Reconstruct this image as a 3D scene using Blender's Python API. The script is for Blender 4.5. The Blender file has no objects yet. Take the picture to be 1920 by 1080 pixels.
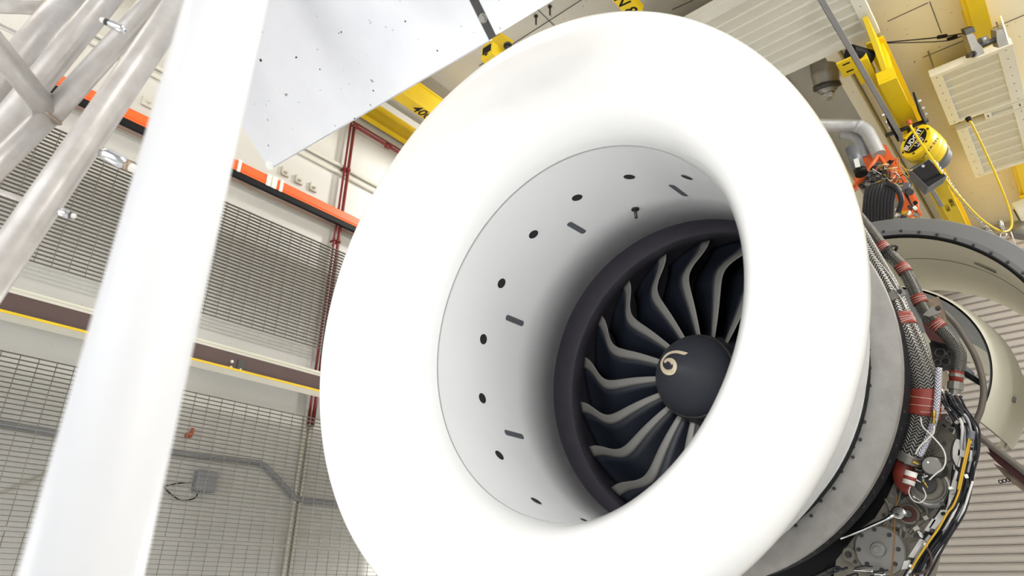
import bpy, bmesh, math, random
from mathutils import Vector, Matrix
random.seed(7)
PI = math.pi
SC = bpy.context.scene
COL = SC.collection

# ------------------------------------------------------------------ camera
F_PX, CX, CY = 1234.81, 960.0, 540.0
EYE = Vector((0.0, 0.0, 1.5))
M = Matrix(((0.75466769, 0.65597539, 0.01315146),
            (-0.26439564, 0.32239718, -0.90893069),
            (-0.60047616, 0.68246344, 0.41673976)))      # world -> (right, down, forward)
MT = M.transposed()
cam = bpy.data.cameras.new('camera')
cam_o = bpy.data.objects.new('camera', cam)
COL.objects.link(cam_o)
rot = Matrix((M[0], -Vector(M[1]), -Vector(M[2]))).transposed()
cam_o.matrix_world = Matrix.Translation(EYE) @ rot.to_4x4()
cam.sensor_width = 36.0
cam.lens = 36.0 * F_PX / 1920.0
cam.clip_start = 0.02
cam.dof.use_dof = True
cam.dof.focus_distance = 3.9
cam.dof.aperture_fstop = 2.8
SC.camera = cam_o

# ------------------------------------------------------------------ world, lights, exposure
SC.view_settings.view_transform = 'Standard'
SC.view_settings.look = 'None'
SC.view_settings.exposure = -0.12
SC.view_settings.gamma = 1.0
SC.view_settings.use_curve_mapping = False
w = bpy.data.worlds.new('world')
SC.world = w
w.use_nodes = True
w.node_tree.nodes['Background'].inputs[0].default_value = (0.97, 0.985, 1.0, 1)
w.node_tree.nodes['Background'].inputs[1].default_value = 0.7

def area(name, loc, target, sx, sy, power, color=(1, 1, 1)):
    l = bpy.data.lights.new(name, 'AREA')
    l.shape = 'RECTANGLE'; l.size = sx; l.size_y = sy; l.energy = power; l.color = color
    o = bpy.data.objects.new(name, l); COL.objects.link(o)
    o.location = loc
    o.rotation_euler = (Vector(target) - Vector(loc)).to_track_quat('-Z', 'Y').to_euler()
    return o
area('ceiling_lamp', (1.9, 4.6, 6.3), (-3.6, 3.0, 2.4), 0.5, 0.5, 110, (1, 1, 0.98))
area('ceiling_lamp', (-3.4, -0.6, 6.4), (-3.2, -0.4, 0.0), 1.0, 3.6, 60, (0.99, 0.995, 1))
area('ceiling_lamp', (1.4, 0.2, 6.4), (0.2, 1.2, 0.0), 1.0, 4.0, 200, (0.99, 0.995, 1))
area('ceiling_lamp', (2.2, 9.0, 6.3), (-0.5, 8.6, 2.5), 0.8, 2.2, 280, (1, 0.985, 0.95))
area('ceiling_lamp', (-3.35, 5.0, 6.38), (-4.6, 3.2, 3.0), 0.4, 0.4, 85, (1, 1, 0.98))
area('wall_fill', (2.9, 1.6, 2.4), (-5.0, 2.2, 2.2), 0.8, 2.6, 70, (1, 1, 1))  # added fill light for the left wall, not a known fixture
area('low_fill', (-3.2, -1.4, 0.5), (-5.0, 2.2, 2.3), 0.4, 1.2, 60, (1, 0.99, 0.98))  # added fill near the floor, lifts the lower left wall
area('low_fill', (-3.6, 5.6, 0.5), (-5.0, 3.0, 2.0), 0.4, 1.2, 130, (1, 0.99, 0.98))  # second added low fill for the same wall, beyond the bellmouth
area('front_fill', (-1.2, -3.7, 2.9), (-1.84, 4.0, 2.8), 4.6, 3.2, 115, (0.97, 0.985, 1))  # added broad fill from the front for inlet and barrel
spl = bpy.data.lights.new('barrel_fill', 'SPOT'); spl.energy = 300; spl.spot_size = math.radians(46); spl.spot_blend = 0.6; spl.shadow_soft_size = 0.25  # added spot fill near the camera, brightens the barrel wall
spo = bpy.data.objects.new('barrel_fill', spl); COL.objects.link(spo); spo.location = (0.45, -0.35, 2.3)
spo.rotation_euler = (Vector((-2.15, 3.5, 2.85)) - Vector(spo.location)).to_track_quat('-Z', 'Y').to_euler()

# ------------------------------------------------------------------ geometry helpers
def ray(x, y):
    return MT @ Vector(((x - CX) / F_PX, (y - CY) / F_PX, 1.0))
def U(x, y, X=None, Y=None, Z=None, D=None):
    d = ray(x, y)
    if D is not None: k = D
    elif X is not None: k = X / d.x
    elif Y is not None: k = Y / d.y
    else: k = (Z - EYE.z) / d.z
    return EYE + d * k
def depth(p): return (M @ (Vector(p) - EYE)).z
def pxm(p): return depth(p) / F_PX                      # metres per pixel at p
def cdir(r, d, f): return (MT @ Vector((r, d, f))).normalized()

def basis(a):
    a = Vector(a).normalized()
    t = Vector((0, 0, 1)) if abs(a.z) < 0.9 else Vector((1, 0, 0))
    u = a.cross(t).normalized()
    return u, u.cross(a).normalized(), a

class MB:
    def __init__(s): s.v = []; s.f = []; s.sm = []
    def add(s, vs, fs, smooth=False):
        b = len(s.v)
        s.v += [Vector(p) for p in vs]
        s.f += [tuple(i + b for i in f) for f in fs]
        s.sm += [smooth] * len(fs)
        return s
    def box(s, c, size, R=None, bev=0.0):
        c = Vector(c); hx, hy, hz = [k / 2 for k in size]
        R = R or Matrix.Identity(3)
        if bev <= 0:
            vs = [c + R @ Vector((x, y, z)) for x in (-hx, hx) for y in (-hy, hy) for z in (-hz, hz)]
            return s.add(vs, [(0, 1, 3, 2), (4, 6, 7, 5), (0, 4, 5, 1), (2, 3, 7, 6), (0, 2, 6, 4), (1, 5, 7, 3)])
        bm = bmesh.new(); bmesh.ops.create_cube(bm, size=1.0)
        for v in bm.verts: v.co = Vector((v.co.x * 2 * hx, v.co.y * 2 * hy, v.co.z * 2 * hz))
        bmesh.ops.bevel(bm, geom=list(bm.edges), offset=bev, segments=2, affect='EDGES', profile=0.6)
        bm.verts.ensure_lookup_table()
        s.add([c + R @ v.co for v in bm.verts], [tuple(v.index for v in f.verts) for f in bm.faces])
        bm.free(); return s
    def bounds(s, lo, hi, bev=0.0):
        lo, hi = Vector(lo), Vector(hi)
        return s.box((lo + hi) / 2, hi - lo, None, bev)
    def tube(s, pts, r, n=12, caps=True, closed=False):
        pts = [Vector(p) for p in pts]
        m = len(pts)
        rr = r if isinstance(r, (list, tuple)) else [r] * m
        tang = []
        for i in range(m):
            if closed: t = pts[(i + 1) % m] - pts[i - 1]
            else: t = pts[min(i + 1, m - 1)] - pts[max(i - 1, 0)]
            tang.append(t.normalized())
        u, v, _ = basis(tang[0])
        vs = []
        for i in range(m):
            u = (u - tang[i] * u.dot(tang[i])).normalized()
            v = tang[i].cross(u)
            for k in range(n):
                a = 2 * PI * k / n
                vs.append(pts[i] + (u * math.cos(a) + v * math.sin(a)) * rr[i])
        fs = []
        for i in range(m if closed else m - 1):
            j = (i + 1) % m
            for k in range(n):
                fs.append((i * n + k, i * n + (k + 1) % n, j * n + (k + 1) % n, j * n + k))
        s.add(vs, fs, True)
        if caps and not closed:
            b = len(s.v) - m * n
            s.f += [tuple(b + k for k in reversed(range(n))), tuple(b + (m - 1) * n + k for k in range(n))]
            s.sm += [False, False]
        return s
    def lathe(s, O, a, prof, n=48, a0=0.0, a1=2 * PI, u=None, smooth=True, v=None):
        """prof: list of (axial, radius); swept round axis a from angle a0 to a1 (u = zero angle, v = 90 degrees)"""
        O = Vector(O); a = Vector(a).normalized()
        if u is None: u, v, _ = basis(a)
        else:
            u = Vector(u); v = Vector(v) if v is not None else a.cross(u)
        full = abs(a1 - a0 - 2 * PI) < 1e-6
        cols = n if full else n + 1
        vs = []
        for (y, r) in prof:
            for k in range(cols):
                t = a0 + (a1 - a0) * k / n
                vs.append(O + a * y + (u * math.cos(t) + v * math.sin(t)) * r)
        fs = []
        for i in range(len(prof) - 1):
            for k in range(n):
                k2 = (k + 1) % cols
                fs.append((i * cols + k, i * cols + k2, (i + 1) * cols + k2, (i + 1) * cols + k))
        return s.add(vs, fs, smooth)
    def cyl(s, p0, p1, r, n=16, bev=0.0):
        p0, p1 = Vector(p0), Vector(p1); L = (p1 - p0).length
        b = min(bev, L * .4, r * .6)
        if b > 0: return s.lathe(p0, p1 - p0, [(0, 0.0001), (0, r - b), (b, r), (L - b, r), (L, r - b), (L, 0.0001)], n, smooth=False)
        return s.lathe(p0, p1 - p0, [(0, 0.0001), (0, r), (L, r), (L, 0.0001)], n, smooth=False)
    def hexbolt(s, p, nrm, r, h):
        u, v, a = basis(nrm); p = Vector(p)
        s.lathe(p, a, [(0, r * 1.5), (h * .25, r * 1.5), (h * .25, r * .2)], 12, smooth=False)
        return s.lathe(p, a, [(0, r), (h, r), (h, 0.0001)], 6, smooth=False)
    def prism(s, poly, ext):
        """poly: 3D outline (planar), ext: extrusion vector"""
        n = len(poly); ext = Vector(ext)
        vs = [Vector(p) for p in poly] + [Vector(p) + ext for p in poly]
        fs = [tuple(range(n))[::-1], tuple(range(n, 2 * n))]
        fs += [(i, (i + 1) % n, (i + 1) % n + n, i + n) for i in range(n)]
        return s.add(vs, fs)
    def torus(s, c, a, R, r, n=32, m=8):
        u, v, a = basis(a); c = Vector(c)
        return s.tube([c + (u * math.cos(2 * PI * k / n) + v * math.sin(2 * PI * k / n)) * R for k in range(n)], r, m, closed=True)
    def mesh(s, name, off=Vector((0, 0, 0)), fix=True):
        me = bpy.data.meshes.new(name)
        me.from_pydata([p - off for p in s.v], [], s.f)
        me.polygons.foreach_set('use_smooth', s.sm)
        if fix:
            bm = bmesh.new(); bm.from_mesh(me)
            bmesh.ops.remove_doubles(bm, verts=bm.verts, dist=1e-5)
            bmesh.ops.recalc_face_normals(bm, faces=bm.faces)
            bm.to_mesh(me); bm.free()
        me.update()
        return me

WL = {}      # world location of every root, so that children can be built in world coordinates
def tag(o, label=None, cat=None, group=None, kind=None):
    if label: o['label'] = label
    if cat: o['category'] = cat
    if group: o['group'] = group
    if kind: o['kind'] = kind
    return o
def thing(name, loc, label, cat, group=None):
    o = bpy.data.objects.new(name, None); COL.objects.link(o)
    o.location = loc; o.empty_display_size = 0.1
    WL[o.name] = Vector(loc)
    return tag(o, label, cat, group)
def part(name, mb, m, parent=None, label=None, kind=None, origin=None):
    off = WL[parent.name] if parent is not None else Vector(origin or (0, 0, 0))
    o = bpy.data.objects.new(name, mb.mesh(name, off)); COL.objects.link(o)
    o.data.materials.append(m)
    if parent is not None: o.parent = parent
    else: o.location = off
    WL[o.name] = off
    return tag(o, label, None, None, kind)
def solo(name, mb, m, label, cat, origin=None, group=None):
    o = part(name, mb, m, None, None, None, origin)
    return tag(o, label, cat, group)
def inst(name, me, m, parent, mat4):
    """a piece that shares mesh data; mat4 in world space"""
    o = bpy.data.objects.new(name, me); COL.objects.link(o)
    if not me.materials: me.materials.append(m)
    if parent is not None:
        o.parent = parent
        o.matrix_basis = Matrix.Translation(-WL[parent.name]) @ mat4
    else: o.matrix_basis = mat4
    WL[o.name] = Vector((0, 0, 0))
    return o
def struct(name, mb, m, parent=None):
    return part(name, mb, m, parent, None, 'structure')
def text_mb(body, size, p, right, up, ext=0.0008, bold=0.0, align='CENTER', shear=0.0, space=1.0):
    cu = bpy.data.curves.new('t', 'FONT'); cu.body = body; cu.size = size; cu.align_x = align; cu.align_y = 'CENTER'
    cu.extrude = ext; cu.offset = bold; cu.shear = shear; cu.space_character = space; cu.resolution_u = 3
    o = bpy.data.objects.new('t', cu); COL.objects.link(o)
    me = bpy.data.meshes.new_from_object(o)
    right = Vector(right).normalized(); up = Vector(up); up = (up - right * up.dot(right)).normalized(); n = right.cross(up)
    mb = MB()
    mb.add([Vector(p) + right * v.co.x + up * v.co.y + n * v.co.z for v in me.vertices], [tuple(f.vertices) for f in me.polygons])
    bpy.data.objects.remove(o); bpy.data.curves.remove(cu); bpy.data.meshes.remove(me)
    return mb

# ------------------------------------------------------------------ materials
def srgb(h):
    if isinstance(h, str):
        h = [int(h[i:i + 2], 16) / 255 for i in (0, 2, 4)]
    return tuple((c / 12.92 if c <= 0.04045 else ((c + 0.055) / 1.055) ** 2.4) for c in h)
def mat(name, col, rough=0.5, metal=0.0, var=0.0, scale=6.0, bump=0.0, bscale=60.0, col2=None, coat=0.0, spec=0.5, stretch=None, speck=0.0, speck_col=(.1, .1, .1), sscale=80):
    m = bpy.data.materials.new(name); m.use_nodes = True
    nt = m.node_tree; b = nt.nodes['Principled BSDF']
    c = srgb(col); L = nt.links
    b.inputs['Roughness'].default_value = rough; b.inputs['Metallic'].default_value = metal
    b.inputs['Coat Weight'].default_value = coat; b.inputs['Specular IOR Level'].default_value = spec
    b.inputs['Base Color'].default_value = (*c, 1)
    if var > 0 or bump > 0 or speck > 0:
        tc = nt.nodes.new('ShaderNodeTexCoord'); src = tc.outputs['Object']
        if stretch:
            mp = nt.nodes.new('ShaderNodeMapping'); mp.inputs['Scale'].default_value = stretch
            L.new(src, mp.inputs[0]); src = mp.outputs[0]
    out = None
    if var > 0:
        c2 = srgb(col2) if col2 else tuple(k * 0.55 for k in c)
        n = nt.nodes.new('ShaderNodeTexNoise'); n.inputs['Scale'].default_value = scale; n.inputs['Detail'].default_value = 6; n.inputs['Roughness'].default_value = 0.62
        L.new(src, n.inputs['Vector'])
        r = nt.nodes.new('ShaderNodeMapRange'); r.inputs[1].default_value = 0.35; r.inputs[2].default_value = 0.75; r.inputs[4].default_value = var
        L.new(n.outputs['Fac'], r.inputs[0])
        mx = nt.nodes.new('ShaderNodeMix'); mx.data_type = 'RGBA'
        mx.inputs[6].default_value = (*c, 1); mx.inputs[7].default_value = (*c2, 1)
        L.new(r.outputs[0], mx.inputs[0]); out = mx.outputs[2]
        r2 = nt.nodes.new('ShaderNodeMapRange'); r2.inputs[3].default_value = max(0.02, rough - 0.08); r2.inputs[4].default_value = min(1, rough + 0.12)
        L.new(n.outputs['Fac'], r2.inputs[0]); L.new(r2.outputs[0], b.inputs['Roughness'])
    if speck > 0:
        n2 = nt.nodes.new('ShaderNodeTexNoise'); n2.inputs['Scale'].default_value = sscale; n2.inputs['Detail'].default_value = 2
        L.new(src, n2.inputs['Vector'])
        r = nt.nodes.new('ShaderNodeMapRange'); r.inputs[1].default_value = 0.72 - 0.06 * speck; r.inputs[2].default_value = 0.76
        L.new(n2.outputs['Fac'], r.inputs[0])
        mx = nt.nodes.new('ShaderNodeMix'); mx.data_type = 'RGBA'; mx.inputs[7].default_value = (*speck_col, 1)
        if out: L.new(out, mx.inputs[6])
        else: mx.inputs[6].default_value = (*c, 1)
        L.new(r.outputs[0], mx.inputs[0]); out = mx.outputs[2]
    if out: L.new(out, b.inputs['Base Color'])
    if bump > 0:
        n = nt.nodes.new('ShaderNodeTexNoise'); n.inputs['Scale'].default_value = bscale; n.inputs['Detail'].default_value = 4
        L.new(src, n.inputs['Vector'])
        bp = nt.nodes.new('ShaderNodeBump'); bp.inputs['Strength'].default_value = bump; bp.inputs['Distance'].default_value = 0.01
        L.new(n.outputs['Fac'], bp.inputs['Height']); L.new(bp.outputs[0], b.inputs['Normal'])
    return m
def mat_braid(name, c1, c2, metal, scale_u, scale_v):
    """woven braid: two crossing diagonal waves over UV (u along, v round)"""
    m = bpy.data.materials.new(name); m.use_nodes = True
    nt = m.node_tree; b = nt.nodes['Principled BSDF']; L = nt.links
    b.inputs['Metallic'].default_value = metal; b.inputs['Roughness'].default_value = 0.38
    uv = nt.nodes.new('ShaderNodeUVMap')
    sx = nt.nodes.new('ShaderNodeSeparateXYZ'); L.new(uv.outputs[0], sx.inputs[0])
    def math_(op, a, b_=None):
        n = nt.nodes.new('ShaderNodeMath'); n.operation = op
        for i, k in enumerate((a, b_)):
            if k is None: continue
            if isinstance(k, (int, float)): n.inputs[i].default_value = k
            else: L.new(k, n.inputs[i])
        return n.outputs[0]
    u = math_('MULTIPLY', sx.outputs[0], scale_u); v = math_('MULTIPLY', sx.outputs[1], scale_v)
    # herringbone: the sign of the slant flips in every column round the hose
    tri = math_('PINGPONG', v, 1.0)
    ph = math_('ADD', u, tri)
    wv = math_('SINE', math_('MULTIPLY', ph, 2 * PI))
    edge = math_('ABSOLUTE', math_('SUBTRACT', tri, 0.5))
    h = math_('ADD', math_('MULTIPLY', wv, 0.5), 0.5)
    mx = nt.nodes.new('ShaderNodeMix'); mx.data_type = 'RGBA'
    mx.inputs[6].default_value = (*srgb(c1), 1); mx.inputs[7].default_value = (*srgb(c2), 1)
    L.new(h, mx.inputs[0]); L.new(mx.outputs[2], b.inputs['Base Color'])
    bp = nt.nodes.new('ShaderNodeBump'); bp.inputs['Strength'].default_value = 0.9; bp.inputs['Distance'].default_value = 0.004
    L.new(h, bp.inputs['Height']); L.new(bp.outputs[0], b.inputs['Normal'])
    return m
def mat_perf(name, col, hole, pitch):
    m = bpy.data.materials.new(name); m.use_nodes = True
    nt = m.node_tree; b = nt.nodes['Principled BSDF']; L = nt.links
    tc = nt.nodes.new('ShaderNodeTexCoord'); mp = nt.nodes.new('ShaderNodeMapping')
    mp.inputs['Scale'].default_value = (1 / pitch, 1 / pitch, 0)
    L.new(tc.outputs['Object'], mp.inputs[0])
    fr = nt.nodes.new('ShaderNodeVectorMath'); fr.operation = 'FRACTION'; L.new(mp.outputs[0], fr.inputs[0])
    d = nt.nodes.new('ShaderNodeVectorMath'); d.operation = 'DISTANCE'; L.new(fr.outputs[0], d.inputs[0]); d.inputs[1].default_value = (.5, .5, 0)
    r = nt.nodes.new('ShaderNodeMath'); r.operation = 'LESS_THAN'; L.new(d.outputs['Value'], r.inputs[0]); r.inputs[1].default_value = 0.3
    mx = nt.nodes.new('ShaderNodeMix'); mx.data_type = 'RGBA'
    mx.inputs[6].default_value = (*srgb(col), 1); mx.inputs[7].default_value = (*srgb(hole), 1)
    L.new(r.outputs[0], mx.inputs[0]); L.new(mx.outputs[2], b.inputs['Base Color'])
    b.inputs['Roughness'].default_value = 0.5
    return m

MA = dict(
    wall=mat('wall_paint', 'D6D4CD', 0.42, 0, 0.18, 1.3, 0.05, 40, 'C6C3B7', speck=0.12, speck_col=(.35, .32, .25), sscale=45),
    wall_trim=mat('wall_trim_paint', 'C9C4B4', 0.5, 0, 0.2, 3),
    ceil=mat('ceiling_paint', 'F6F0DA', 0.45, 0, 0.25, 0.9, 0.04, 30, 'EBE3C2', speck=0.1, speck_col=(.2, .17, .1), sscale=30),
    concrete=mat('ceiling_concrete', 'B4B0A4', 0.4, 0, 0.5, 1.4, 0.08, 60, '98948A', speck=0.25, speck_col=(.12, .11, .1), sscale=40),
    floor=mat('floor_paint', 'E2E4E6', 0.35, 0, 0.2, 1.5),
    shutter=mat('shutter_paint', 'BFB8B2', 0.42, 0, 0.2, 1.2, 0, 40, 'A79F98', stretch=(.3, 3, 3)),
    white=mat('bellmouth_gelcoat', 'FBFBFA', 0.16, 0, 0, speck=0.0, coat=0.35),
    barrel=mat('barrel_paint', 'F3F4F4', 0.34, 0, 0.25, 2.2, 0, 40, 'EBEDEB'),
    seam=mat('seam_sealant', '9FA1A2', 0.6),
    dark=mat('abradable_liner', '403D45', 0.55, 0, 0.3, 8, col2='2B2A30'),
    blade=mat('composite_blade', '1D222C', 0.4, 0, 0.2, 5),
    blade_le=mat('titanium_edge', '84817C', 0.42, 0.2, 0.25, 12, col2='6B6966'),
    spinner=mat('spinner_paint', '34363D', 0.5, 0, 0.15, 9),
    swirl=mat('swirl_paint', 'DDCDB0', 0.5),
    darkhole=mat('dark_recess', '2A2B2D', 0.6),
    rubber=mat('black_rubber', '19191C', 0.65, 0, 0.2, 20, spec=0.25),
    alu=mat('weathered_aluminium', '96938F', 0.5, 0.3, 0.6, 9, 0.05, 90, '75726D', speck=0.25, speck_col=(.3, .28, .26), sscale=70),
    sheet=mat('brushed_sheet', 'E9EAED', 0.4, 0.1, 0.4, 1.6, 0, 50, 'C4C5D0', speck=0.03, speck_col=(.25, .25, .25), sscale=40, stretch=(1, 1, 1)),
    tube=mat('painted_tube', 'CFCAC6', 0.36, 0.3, 0.55, 9, 0.04, 60, '968C83'),
    tubewhite=mat('white_tube', 'E4E4E6', 0.4, 0, 0.2, 5, 0, 40, 'CFCFD6'),
    weld=mat('weld_bead', 'A89683', 0.45, 0.6, 0.6, 30, col2='6D5439'),
    yellow=mat('safety_yellow', 'F0CF12', 0.38, 0, 0.25, 3, 0, 40, 'DDB400'),
    yellow2=mat('aged_yellow', 'D8B400', 0.45, 0, 0.4, 3, 0, 40, 'AF8F00'),
    black=mat('black_paint', '161618', 0.6, spec=0.2),
    orange=mat('orange_cover', 'F0692A', 0.4, 0, 0.15, 3),
    orangeframe=mat('orange_frame', 'E2662B', 0.45, 0, 0.35, 7, 0, 40, 'B9501F'),
    brown=mat('brown_beam', '4C3733', 0.5, 0, 0.25, 4, col2='3E2C29'),
    grate=mat('galvanised_bar', '7A746B', 0.5, 0.4, 0.3, 20, col2='55504A'),
    red=mat('red_pipe', '7E2A28', 0.45, 0, 0.2, 8),
    palepipe=mat('pale_pipe', 'D6D3C4', 0.4),
    conduit=mat('grey_conduit', 'A6A9AD', 0.45, 0.4, 0.3, 15),
    steel=mat('grey_steel', '97948E', 0.42, 0.6, 0.35, 12),
    steeldark=mat('dark_steel', '4C4B4A', 0.45, 0.6, 0.4, 15),
    chrome=mat('chrome', 'D9D9DB', 0.16, 1.0),
    grayring=mat('grey_primer', '7B7B7B', 0.45, 0, 0.2, 6),
    cream=mat('cream_composite', 'E7E3D2', 0.35, 0, 0.2, 3, 0, 40, 'D9D4BE'),
    seal=mat('grey_seal', '6E665C', 0.55, 0, 0.3, 12),
    redbrown=mat('red_composite', '5B2F2B', 0.55, 0, 0.5, 14, col2='3B2420'),
    gearbox=mat('cast_gearbox', '837E73', 0.48, 0.35, 0.6, 9, 0.2, 40, '5A554C'),
    cover=mat('machined_cover', '8F8D89', 0.4, 0.55, 0.3, 8, col2='706E69'),
    sleeve=mat('red_silicone', '8A3527', 0.5, 0, 0.25, 20, 0.1, 80),
    tie=mat('lacing_tie', 'E4DFD8', 0.5),
    wirew=mat('white_wire', 'DEDBD8', 0.45),
    wired=mat('black_wire', '202025', 0.45, spec=0.35),
    wirey=mat('yellow_wire', 'CDA022', 0.45),
    brass=mat('brass', 'B79A4A', 0.3, 0.9),
    panel=mat('panel_frame_paint', 'ECEADF', 0.45, 0, 0.15, 4),
    perf=mat_perf('perforated_panel', 'E6E3D6', 'A7A396', 0.012),
    hose=mat('grey_duct_hose', 'B5B6B6', 0.4, 0.1, 0.4, 25, 0.1, 60, '94969A'),
    greybox=mat('grey_box', '6D7076', 0.45, 0.2, 0.2, 10),
    guide=mat('guide_plastic', 'C6C5C0', 0.45, 0, 0.4, 25, col2='8C8A84'),
    label=mat('white_label', 'EFEFEA', 0.5),
    braid=mat_braid('steel_braid', '33312F', '94918C', 0.75, 58.0, 26.0),
    braid_fine=mat_braid('fine_steel_braid', '3C3936', '918E89', 0.75, 95.0, 14.0),
    braid_bright=mat_braid('bright_braid', '8A8797', 'F0EEF6', 0.6, 60.0, 8.0),
    redwire=mat('orange_wire', 'C65A2E', 0.5),
    amber=mat('amber_streak', '9C6A2A', 0.35),
)

def spline(pts, k=6):
    p = [Vector(q) for q in pts]
    if len(p) < 3: return p
    p = [2 * p[0] - p[1]] + p + [2 * p[-1] - p[-2]]
    out = []
    for i in range(1, len(p) - 2):
        for j in range(k):
            t = j / k
            a, b, c, d = p[i - 1], p[i], p[i + 1], p[i + 2]
            out.append(0.5 * ((2 * b) + (c - a) * t + (2 * a - 5 * b + 4 * c - d) * t * t + (3 * b - a - 3 * c + d) * t ** 3))
    out.append(p[-2])
    return out
def spline_2(pts): return [(p.x, p.y) for p in spline([Vector((x, y, 0)) for x, y in pts], 4)]
def hose(name, pts, r, m, parent, k=8, n=20, label=None):
    """a smooth hose with UVs: u = metres along, v = turn round"""
    P = spline(pts, k)
    mb = MB(); mb.tube(P, r, n)
    off = WL[parent.name]
    me = bpy.data.meshes.new(name); me.from_pydata([q - off for q in mb.v], [], mb.f)
    me.polygons.foreach_set('use_smooth', mb.sm)
    uv = me.uv_layers.new(name='UVMap')
    ln = [0.0]
    for i in range(1, len(P)): ln.append(ln[-1] + (P[i] - P[i - 1]).length)
    for f in me.polygons:
        ks = [me.loops[l].vertex_index % n for l in f.loop_indices]
        wrap = max(ks) == n - 1 and min(ks) == 0
        for l in f.loop_indices:
            vi = me.loops[l].vertex_index; kk = vi % n
            uv.data[l].uv = (ln[min(vi // n, len(P) - 1)], (1.0 if wrap and kk == 0 else kk / n))
    o = bpy.data.objects.new(name, me); COL.objects.link(o); me.materials.append(m); o.parent = parent
    WL[o.name] = off
    return tag(o, label)

# ================================================================== THE SETTING
XW, XG = -5.0, -4.84          # left wall face, grating plane
ZC, YB = 6.5, 11.0            # ceiling, back wall
XR = 3.0
Y0 = -4.0
struct('floor', MB().bounds((XW - .3, Y0, -0.2), (XR + .3, YB + .3, 0)), MA['floor'])
wall = struct('wall_left', MB().bounds((XW - .3, Y0, 0), (XW, YB, ZC)), MA['wall'])
struct('wall_right', MB().bounds((XR, Y0, 0), (XR + .3, YB, ZC)), MA['wall'])
ceil = struct('ceiling', MB().bounds((XW - .3, Y0, ZC), (XR + .3, YB + .3, ZC + .3)), MA['concrete'])
part('painted_slab', MB().bounds((-0.84, 3.0, ZC - .02), (XR, YB, ZC + .01)), MA['ceil'], ceil, 'cream painted ceiling slab')
struct('wall_back', MB().bounds((XW - .3, YB, 0), (XR + .3, YB + .3, ZC)), MA['wall_trim'])
# joints of the ceiling slab
def joint(a, b, w=0.006):
    a, b = Vector(a), Vector(b); d = (b - a).normalized(); s = Vector((-d.y, d.x, 0)) * w / 2
    part('slab_joint', MB().prism([a + s, b + s, b - s, a - s], (0, 0, -0.004)), MA['steeldark'], ceil)
def cj(p, q):
    zz_ = ZC - .021 if p[0] > 1600 else ZC - .001
    a, b = U(*p, Z=zz_), U(*q, Z=zz_); return a, b
a, b = cj((1664, 40), (1740, 5)); joint(a, b)
a, b = cj((1730, 108), (1830, 68)); joint(a, (b.x + 2, a.y, a.z))
a, b = cj((1743, 3), (1765, 62)); joint(a, b)
a, b = cj((1260, 18), (1300, 0)); joint(a, b)
a, b = cj((1000, 10), (1052, 48)); joint(a, (a.x, b.y + .8, a.z))
a, b = cj((1040, 32), (1052, 24)); joint((a.x - 1.0, a.y, a.z), (a.x + 1.2, a.y, a.z), 0.008)
# darker concrete ceiling strips between the beams: shallow soffit ribs running along the cell
for xa, xb, zz in ((-1.62, -1.42, 0.10), (-0.98, -0.86, 0.14)):
    part('soffit_rib', MB().bounds((xa, 5.2, ZC - zz), (xb, YB, ZC + .01), 0.01), MA['ceil'], ceil)

# roller shutter on the back wall: one slat per corrugation
door = struct('door_1', MB().bounds((-3.4, YB - 0.03, 0.0), (2.6, YB + .01, 6.45)), MA['shutter'])
pitch = 0.105
sl = MB()
prof = [(0, 0.0), (0, .010), (-.022, .014), (-.030, .030), (-.030, .078), (-.018, .084), (-.016, .090), (-.024, .095), (-.012, .104), (0, .105)]
x0, x1 = -3.0, 3.0
sl.add([(x, y, z) for x in (x0, x1) for (y, z) in prof], [(i, i + 1, i + 1 + len(prof), i + len(prof)) for i in range(len(prof) - 1)])
slm = sl.mesh('slat'); slm.materials.append(MA['shutter'])
for i in range(8, 61):
    inst('slat', slm, MA['shutter'], door, Matrix.Translation((-0.4, YB - 0.03, i * pitch)))

# ================================================================== LEFT WALL FITTINGS
def zX(p, X): return U(*p, X=X).z
# gratings
def grating(name, y0, y1, z0, z1, label, group, pitch=0.030, cross=0.1, bd=0.024, bt=0.0032, phase=0.0):
    t = thing(name, (XG, (y0 + y1) / 2, z0), label, 'grating', group)
    L = y1 - y0
    bar = MB().bounds((-bd, -L / 2, -bt / 2), (0, L / 2, bt / 2)).mesh('bearing_bar')
    bar.materials.append(MA['grate'])
    n = int(round((z1 - z0) / pitch))
    for i in range(n + 1):
        inst('bearing_bar', bar, MA['grate'], t, Matrix.Translation((XG, (y0 + y1) / 2, z0 + i * (z1 - z0) / n)))
    rod = MB().tube([(0.003, 0, 0), (0.003, 0, z1 - z0)], 0.0026, 6).mesh('cross_rod'); rod.materials.append(MA['grate'])
    m = int(L / cross)
    for i in range(m + 1):
        inst('cross_rod', rod, MA['grate'], t, Matrix.Translation((XG, y0 + 0.02 + i * cross + phase, z0)))
    # stand-off clips to the wall
    for yy in (y0 + .012, y1 - .012):
        for zz in (z0 + .05, z1 - .05):
            part('standoff', MB().bounds((XW, yy - .01, zz - .01), (XG, yy + .01, zz + .01)), MA['grate'], t)
    return t
zt = zX((430, 381), XG); zb = zX((377.5, 584.5), XG)
grating('wall_grating', 1.52, 3.9, zb, zt, 'steel bar grating below the orange rail, between white tube and bellmouth', 'wall gratings')
grating('wall_grating', -1.4, 1.46, zb, zt, 'steel bar grating behind the welded tube stand', 'wall gratings')
zl = zX((342, 730.5), XG)
zl2 = zX((282, 1008), XG)
grating('wall_grating', -1.0, 4.0, zl2 + .012, zl, 'large wall grating below the brown beam with conduit behind it', 'wall gratings')
grating('wall_grating', -1.0, 4.0, zl2 - 0.72, zl2 - .012, 'lowest wall grating along the bottom of the photo', 'wall gratings')

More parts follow.
